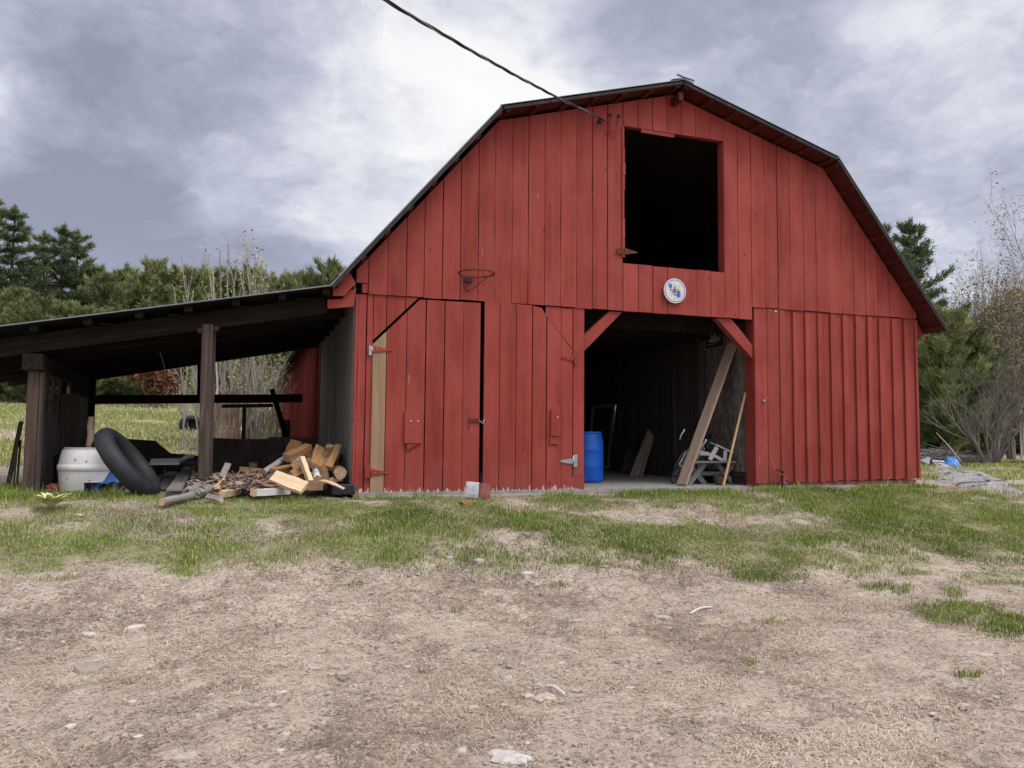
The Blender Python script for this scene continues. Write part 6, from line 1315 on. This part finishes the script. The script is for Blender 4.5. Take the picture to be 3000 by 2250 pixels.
def shrubs():
    # coppiced, budding stems behind the shed
    def stems(lab, tops, base, Y, seed, r=.030, cross=3):
        q = random.Random(seed); p = base_at(base, Y); t = thing('budding_tree', lab, 'tree', p, 'budding bare trees behind the shed'); m = MB(); tips = []
        for (u, v) in tops:
            e = Vector(W(u, v, Y+q.uniform(-.5, .5))); b = p+Vector((q.uniform(-.35, .35), q.uniform(-.3, .3), -.05)); P = []
            for i in range(9):
                f = i/8; c = b.lerp(e, f); c += Vector((q.gauss(0, .03), q.gauss(0, .03), 0)); c.x += (b.x-e.x)*.25*f*(1-f)*2; P.append(c)
            m.tube(P, [r*q.uniform(.8, 1.1)*(1-.82*i/8)+.004 for i in range(9)], 5, q.random(), cap=False)
            for k in range(cross):
                i = q.randint(3, 7); d = Vector((q.gauss(0, .5), q.gauss(0, .3), 1.)).normalized(); grow(m, P[i], d, q.uniform(.5, 1.1), r*.4*(1-.6*i/8), 0, q, tips, 4, upb=.25, wig=.10)
            tips += [(P[-1], None), (P[-2], None), (P[-2].lerp(P[-1], .5), None), (P[-3].lerp(P[-2], .5), None)]
        m.build('branches', 'pale_twig', t); buds(tips, seed, 3, .075, .05, 'leaf_bud', t)
    stems('forked grey budding tree left of the tallest stems, over the shed roof', [(597, 735), (612, 755), (645, 742), (663, 715), (690, 778), (625, 800)], 660, 8.6, 11, .036)
    stems('tallest fan of straight budding stems above the shed roof', [(668, 742), (698, 775), (724, 715), (733, 730), (742, 752), (756, 757), (765, 772), (782, 775), (788, 790), (792, 795), (712, 790), (750, 800), (775, 830)], 722, 9.4, 12, .030)
    stems('slim yellow-budded shrub at the left of the budding trees', [(527, 748), (545, 810), (518, 840), (565, 850), (505, 880), (540, 870)], 575, 9.2, 13, .022)
    for i, (u, Y, h, n, lab) in enumerate(((700, 9.2, 3.0, 13, 'tangle of bare stems behind the shed rail'), (770, 10.5, 2.8, 13, 'bare bush in front of the red rear wall'), (640, 10.8, 2.7, 11, 'bare bush behind the big stump'), (735, 12.5, 3.3, 12, 'taller bare bush at the back of the tangle'), (805, 13.5, 2.8, 11, 'bare bush touching the far end of the red wall'), (560, 15, 2.2, 9, 'low bare bush at the left of the tangle'))):
        shrub('bare_bush', lab, 'bush', base_at(u, Y), n, h*.62, .022, .45, 2, 30+i, 'pale_twig', 'leaf_bud', 'bare bushes behind the shed', kids=(3, 4), nb=1, bs=.07, shrink=.55, upb=.2, wig=.13)
    shrub('dead_bush', 'reddish brown dead bush at the far edge of the meadow', 'bush', base_at(452, 30), 9, 1.5, .03, .6, 2, 51, 'twig_bark', 'dead_leaf', nb=4, bs=.22, bsp=.2)
    # right side: many-stemmed shrub, grey brush, tan budding trees, thin bare trees
    p = Vector(gp(2905, 1362)); shrub('bare_shrub', 'many-stemmed bare shrub with a leaning trunk on the right lawn', 'shrub', p, 9, 2.9, .075, .55, 3, 61, 'twig_bark', None, 'bare shrubs on the right', kids=(4, 5), ang=(.3, .8), upb=.12, spread=.25, wig=.11, shrink=.60)
    m = None
    for i, (u, v, h, n, lab) in enumerate(((2722, 1338, 2.3, 9, 'grey tangled brush at the right barn corner'), (2775, 1334, 2.6, 9, 'grey brush between the barn and the many-stemmed shrub'), (2845, 1330, 2.8, 9, 'grey brush just behind the many-stemmed shrub'), (2965, 1325, 3.0, 9, 'grey brush at the right edge of the lawn'), (2700, 1325, 3.2, 8, 'tall grey brush hugging the barn wall'), (3035, 1335, 3., 8, 'brush beyond the right edge'))):
        shrub('grey_brush', lab, 'brush', Vector(gp(u, v)), n, h*.7, .028, .75, 3, 70+i, 'twig_bark', None, 'grey brush in the right thicket', kids=(3, 4), ang=(.4, 1.0), upb=.04, wig=.16, shrink=.62)
    for i, (u, v, Y, lab) in enumerate(((2960, 640, 17, 'tan budding tree filling the right edge'), (3045, 560, 18, 'tall tan budding tree rising out of the right edge'), (2905, 800, 19, 'smaller tan budding tree left of the tall one'))):
        b = base_at(u, Y); h = hgt(u, v, Y); shrub('budding_tree', lab, 'tree', b, 3, h*.62, .09, .22, 3, 80+i, 'twig_bark', 'tan_bud', 'tan budding trees on the right', kids=(5, 6), ang=(.35, .85), upb=.22, spread=.2, wig=.08, shrink=.52, nb=4, bs=.11, bsp=.20)
    for i, (u, v, Y, lab) in enumerate(((2812, 735, 27, 'thin bare tree left of the tan budding trees'), (2850, 705, 29, 'tallest thin bare tree against the bright cloud gap'), (2884, 735, 28, 'thin bare tree close to the tan trees'), (2780, 820, 26, 'thin bare sapling right of the white pine'), (2990, 600, 22, 'thin bare tree behind the tan crown'))):
        b = base_at(u, Y); h = hgt(u, v, Y); shrub('bare_tree', lab, 'tree', b, 2, h*.80, .055, .10, 2, 90+i, 'pale_twig', 'tan_bud', 'thin bare trees on the right', kids=(7, 9), ang=(.25, .5), upb=.3, spread=.2, wig=.04, shrink=.32, nb=1, bs=.08)
    # deep woods: a far mass of trunks, twigs and dark needles
    g = np.random.default_rng(77); q = random.Random(77); m = MB(); Ps = []
    for side in (0, 1):
        for i in range(260):
            if side == 0: u, Y = q.uniform(-700, 1150), q.uniform(43, 58)
            else: u, Y = q.uniform(2300, 3400), q.uniform(30, 50)
            b = base_at(u, Y); h = q.uniform(5, 8.5); m.tube([b-Vector((0, 0, .2)), b+Vector((q.gauss(0, .2), q.gauss(0, .2), h*.5)), b+Vector((q.gauss(0, .4), q.gauss(0, .4), h))], [.13, .09, .03], 5, q.random(), cap=False)
            for k in range(5): a = b+Vector((0, 0, q.uniform(.6, h*.8))); m.tube([a, a+Vector((q.gauss(0, .9), q.gauss(0, .9), q.uniform(-.2, .7)))], [.025, .008], 3, q.random(), cap=False)
            n = 60; c = np.array([b.x, b.y, b.z]); P = np.clip(g.normal(0, 1, (n, 3)), -1.5, 1.5)*np.array([1.1, 1.1, h*.24])+c+np.array([0, 0, h*.45]); Ps.append(P)
    tag(m.build('distant_woods', 'dark_trunk'), kind='stuff')
    P = np.concatenate(Ps); V, t = needles(P, g.normal(0, 1, P.shape), 5, .5, .20, g, np.full(len(P), .2)); tag(raw('distant_needles', V, np.arange(len(V)).reshape(-1, 3), 'pine_needles', t), kind='stuff')
forest(); shrubs()
# ------------------------------------------------------------------ odds and ends beyond
def beyond():
    # big painted stump behind the shed rail
    p = base_at(655, 8.3); top = float(W(655, 1146, 8.3)[2]); H = top-p.z; t = thing('tree_stump', 'tall rotting tree stump with a pinkish sawn top behind the shed rail', 'stump', p); m = MB(); q = random.Random(4); n = 22; K = 9; vs = []
    for k in range(K):
        f = k/(K-1); R = .30+.20*(1-f)**3
        for j in range(n): a = 2*PI*j/n; r = R*(1+.10*math.sin(a*3+f*2)+q.uniform(-.05, .05)); vs.append((p.x+r*math.cos(a), p.y+r*math.sin(a), p.z-.05+H*f+(.08*math.cos(a) if k == K-1 else 0)))
    m.add(vs, [(k*n+j, k*n+(j+1) % n, (k+1)*n+(j+1) % n, (k+1)*n+j) for k in range(K-1) for j in range(n)], .4, 0)
    m.build('bark_wall', 'stump_wood', t); m = MB(); m.add([vs[(K-1)*n+j] for j in range(n)], [tuple(range(n))], .5); o = m.build('sawn_top', 'brick_red', t)
    p = Vector(gp(292, 1160)); m = MB(); m.add([(p.x-.75, p.y, p.z-.1), (p.x+.72, p.y+.1, p.z-.1), (p.x+.6, p.y+.9, p.z-.1), (p.x-.6, p.y+.8, p.z-.1), (p.x-.55, p.y+.15, p.z+.28), (p.x+.15, p.y+.15, p.z+.92), (p.x+.55, p.y+.3, p.z+.70), (p.x+.1, p.y+.7, p.z+.80)],
        [(0, 1, 6, 5, 4), (1, 2, 6), (2, 7, 6), (2, 3, 7), (3, 4, 7), (3, 0, 4), (4, 5, 7), (5, 6, 7)], .5)
    tag(m.build('boulder', 'pale_stone', org=p, bevel=.06), 'pointed pale boulder at the far edge of the meadow', 'boulder')
    a, b = Vector(gp(44, 1162)), W(54, 1112, float(gp(44, 1162)[1])); beam('fence_post', 'sky_blue', a, b, .12, .05, (0, 1, 0), None, 0, label='leaning pale blue stake at the far left of the meadow', cat='stake')
    a = Vector(gp(560, 1265)); m = MB(); m.lathe([(.0, .0), (.33, .0), (.36, .12), (.30, .22), (.20, .24), (.18, .12)], (0, 0, 0), 24); m.v = [(a.x+x, a.y-z, a.z+.22+y*.8) for x, y, z in m.v]
    tag(m.build('old_tyre', 'black_rubber', org=a), 'black tyre lying against the roots left of the middle post', 'tyre')
    # grey bedrock outcrop
    poly = [gp(*k)[:2] for k in ((2700, 1418), (2745, 1420), (2800, 1432), (2850, 1440), (2925, 1446), (3015, 1468), (3060, 1450), (2960, 1408), (2915, 1398), (2850, 1388), (2818, 1374), (2760, 1366), (2705, 1372))]
    A = np.array(poly); x0, y0 = A.min(0)-.3; x1, y1 = A.max(0)+.3; st = .17; xs = np.arange(x0, x1, st); ys = np.arange(y0, y1, st); X, Y = np.meshgrid(xs, ys); ins = np.zeros(X.shape, bool); dist = np.full(X.shape, 9.)
    for i in range(len(A)):
        (ax, ay), (bx, by) = A[i], A[(i+1) % len(A)]
        c = ((ay > Y) != (by > Y)) & (X < (bx-ax)*(Y-ay)/(by-ay+1e-9)+ax); ins ^= c
        tt = np.clip(((X-ax)*(bx-ax)+(Y-ay)*(by-ay))/((bx-ax)**2+(by-ay)**2), 0, 1); dist = np.minimum(dist, np.hypot(X-ax-tt*(bx-ax), Y-ay-tt*(by-ay)))
    sd = np.where(ins, dist, -dist); Z = terrain(X, Y)-.12+.30*ss(-.15, .7, sd)*(.5+.9*np.floor(fbm(X*.55+.3*Y, Y*.9, 7, 5)*9)/9)+.10*(fbm(X*1.8, Y*3.2, 9, 4)-.5)-.10*np.exp(-((fbm(X*.9, Y*.9, 12, 3)-.5)/.02)**2)
    idx = np.arange(X.size).reshape(X.shape); ok = sd > -.4; F = [(idx[i, j], idx[i, j+1], idx[i+1, j+1], idx[i+1, j]) for i in range(X.shape[0]-1) for j in range(X.shape[1]-1) if ok[i, j] and ok[i+1, j] and ok[i, j+1] and ok[i+1, j+1]]
    tag(raw('rock_outcrop', np.stack([X, Y, Z], -1).reshape(-1, 3), np.array(F), 'rock'), 'long low grey bedrock outcrop right of the barn', 'rock')
    # scrap dumped behind the outcrop
    def panel(name, quad, mat, lab, th=.04):
        P = [Vector(q) for q in quad]; nn = (P[1]-P[0]).cross(P[3]-P[0]).normalized()*th; m = MB(); m.add([*P, *[p-nn for p in P]], [(0, 1, 2, 3), (7, 6, 5, 4), (0, 4, 5, 1), (1, 5, 6, 2), (2, 6, 7, 3), (3, 7, 4, 0)], .5); return tag(m.build(name, mat, org=P[0]), lab, 'scrap', 'scrap dumped behind the outcrop')
    y = float(gp(2770, 1372)[1])+.5
    panel('metal_sheet', [W(2695, 1348, y), W(2722, 1360, y-.3), W(2726, 1340, y+.2), W(2718, 1337, y+.4)], 'galvanised', 'tilted grey metal sheet nearest the barn corner', .03)
    t = panel('scrap_board', [W(2748, 1366, y-.3), W(2777, 1371, y-.4), W(2765, 1350, y+.5), W(2731, 1348, y+.6)], 'paper_white', 'white panel with dark bars lying between the metal sheet and the blue bag', .05)
    m = MB()
    for f in (.3, .62): a, b = Vector(W(2748, 1366, y-.3)).lerp(Vector(W(2731, 1348, y+.6)), f), Vector(W(2777, 1371, y-.4)).lerp(Vector(W(2765, 1350, y+.5)), f); m.bar(a+Vector((0, 0, .02)), b+Vector((0, 0, .02)), .05, .03)
    m.build('dark_bar', 'dark_iron', t)
    p = W(2788, 1366, y); crumple('blue_bag', 'sky_blue', (float(p[0]), float(p[1]), float(p[2])-.22), .33, .35, .45, 21, 'crumpled bright blue bag among the scrap', 'bag', 1., 18)
    p = W(2812, 1366, y); crumple('white_bag', 'paper_white', (float(p[0]), float(p[1])+.3, float(p[2])-.2), .38, .3, .42, 22, 'white sack beside the blue bag', 'sack', .8, 18)
    p = W(2818, 1377, y-.2); crumple('black_sheet', 'black_plastic', (float(p[0]), float(p[1]), float(p[2])-.12), .5, .35, .30, 23, 'black plastic sheet at the right end of the scrap', 'plastic sheet', 1., 18)
    a, b = Vector(W(2815, 1352, y+.3)), Vector(W(2743, 1268, y+1.2)); m = MB(); m.tube([a, a.lerp(b, .5)+Vector((.03, 0, .03)), b], [.03, .022, .012], 6, .6); tag(m.build('bare_pole', 'pale_twig', org=a), 'long thin bare pole leaning out of the scrap', 'pole')
    # brush pile and fallen leaves
    q = random.Random(9); m = MB()
    for i in range(360):
        u = q.uniform(2692, 2850); v = 1352-q.random()**1.5*34*(1-abs(u-2750)/140); yy = y+q.uniform(.8, 3.5); c = Vector(W(u, v, yy)); c.z = max(c.z, tz(c.x, c.y)+.02); d = Vector((q.gauss(0, 1), q.gauss(0, .6), q.gauss(0, .18))).normalized()*q.uniform(.3, 1.1)
        m.tube([c-d, c+Vector((0, 0, q.uniform(-.05, .12))), c+d], [.006, .016, .008], 3, q.random(), cap=False)
    tag(m.build('brush_pile', 'twig_bark'), kind='stuff')
    g = np.random.default_rng(3); n = 26000; x = g.uniform(13, 34, n); yv = g.uniform(6, 30, n); k = g.random(n) < ss(.30, .6, fbm(x*.3, yv*.3, 171))*ss(8, 13, yv); x, yv = x[k], yv[k]; n = len(x); z = terrain(x, yv)+.02; a = g.random(n)*6.28; s = g.uniform(.04, .11, n)
    V = np.stack([np.stack([x+s*np.cos(a+b), yv+s*np.sin(a+b), z+g.uniform(0, .05, n)], -1) for b in (0, 1.7, 3.1, 4.6)], 1).reshape(-1, 3); tag(raw('leaf_litter', V, np.arange(n*4).reshape(-1, 4), 'dead_leaf', np.repeat(g.random(n), 4)), kind='stuff')
    m = MB()
    for i in range(260):
        u, v = q.uniform(535, 640), q.uniform(1262, 1330); p = Vector(gp(u, v)); d = Vector((q.gauss(0, 1), q.gauss(0, .6), q.gauss(0, .2))).normalized()*q.uniform(.1, .5); m.tube([p-d+Vector((0, 0, .03)), p+Vector((0, 0, .06)), p+d+Vector((0, 0, .02))], [.004, .009, .004], 3, q.random(), cap=False)
    tag(m.build('twig_litter', 'pale_twig'), kind='stuff')
    p = Vector(gp(475, 1288)); beam('flat_slate', 'dark_iron', p, p+Vector((.34, .02, .02)), .2, .07, (0, 0, 1), None, .01, label='dark flat slab lying on the twigs behind the shed', cat='slab')
beyond()
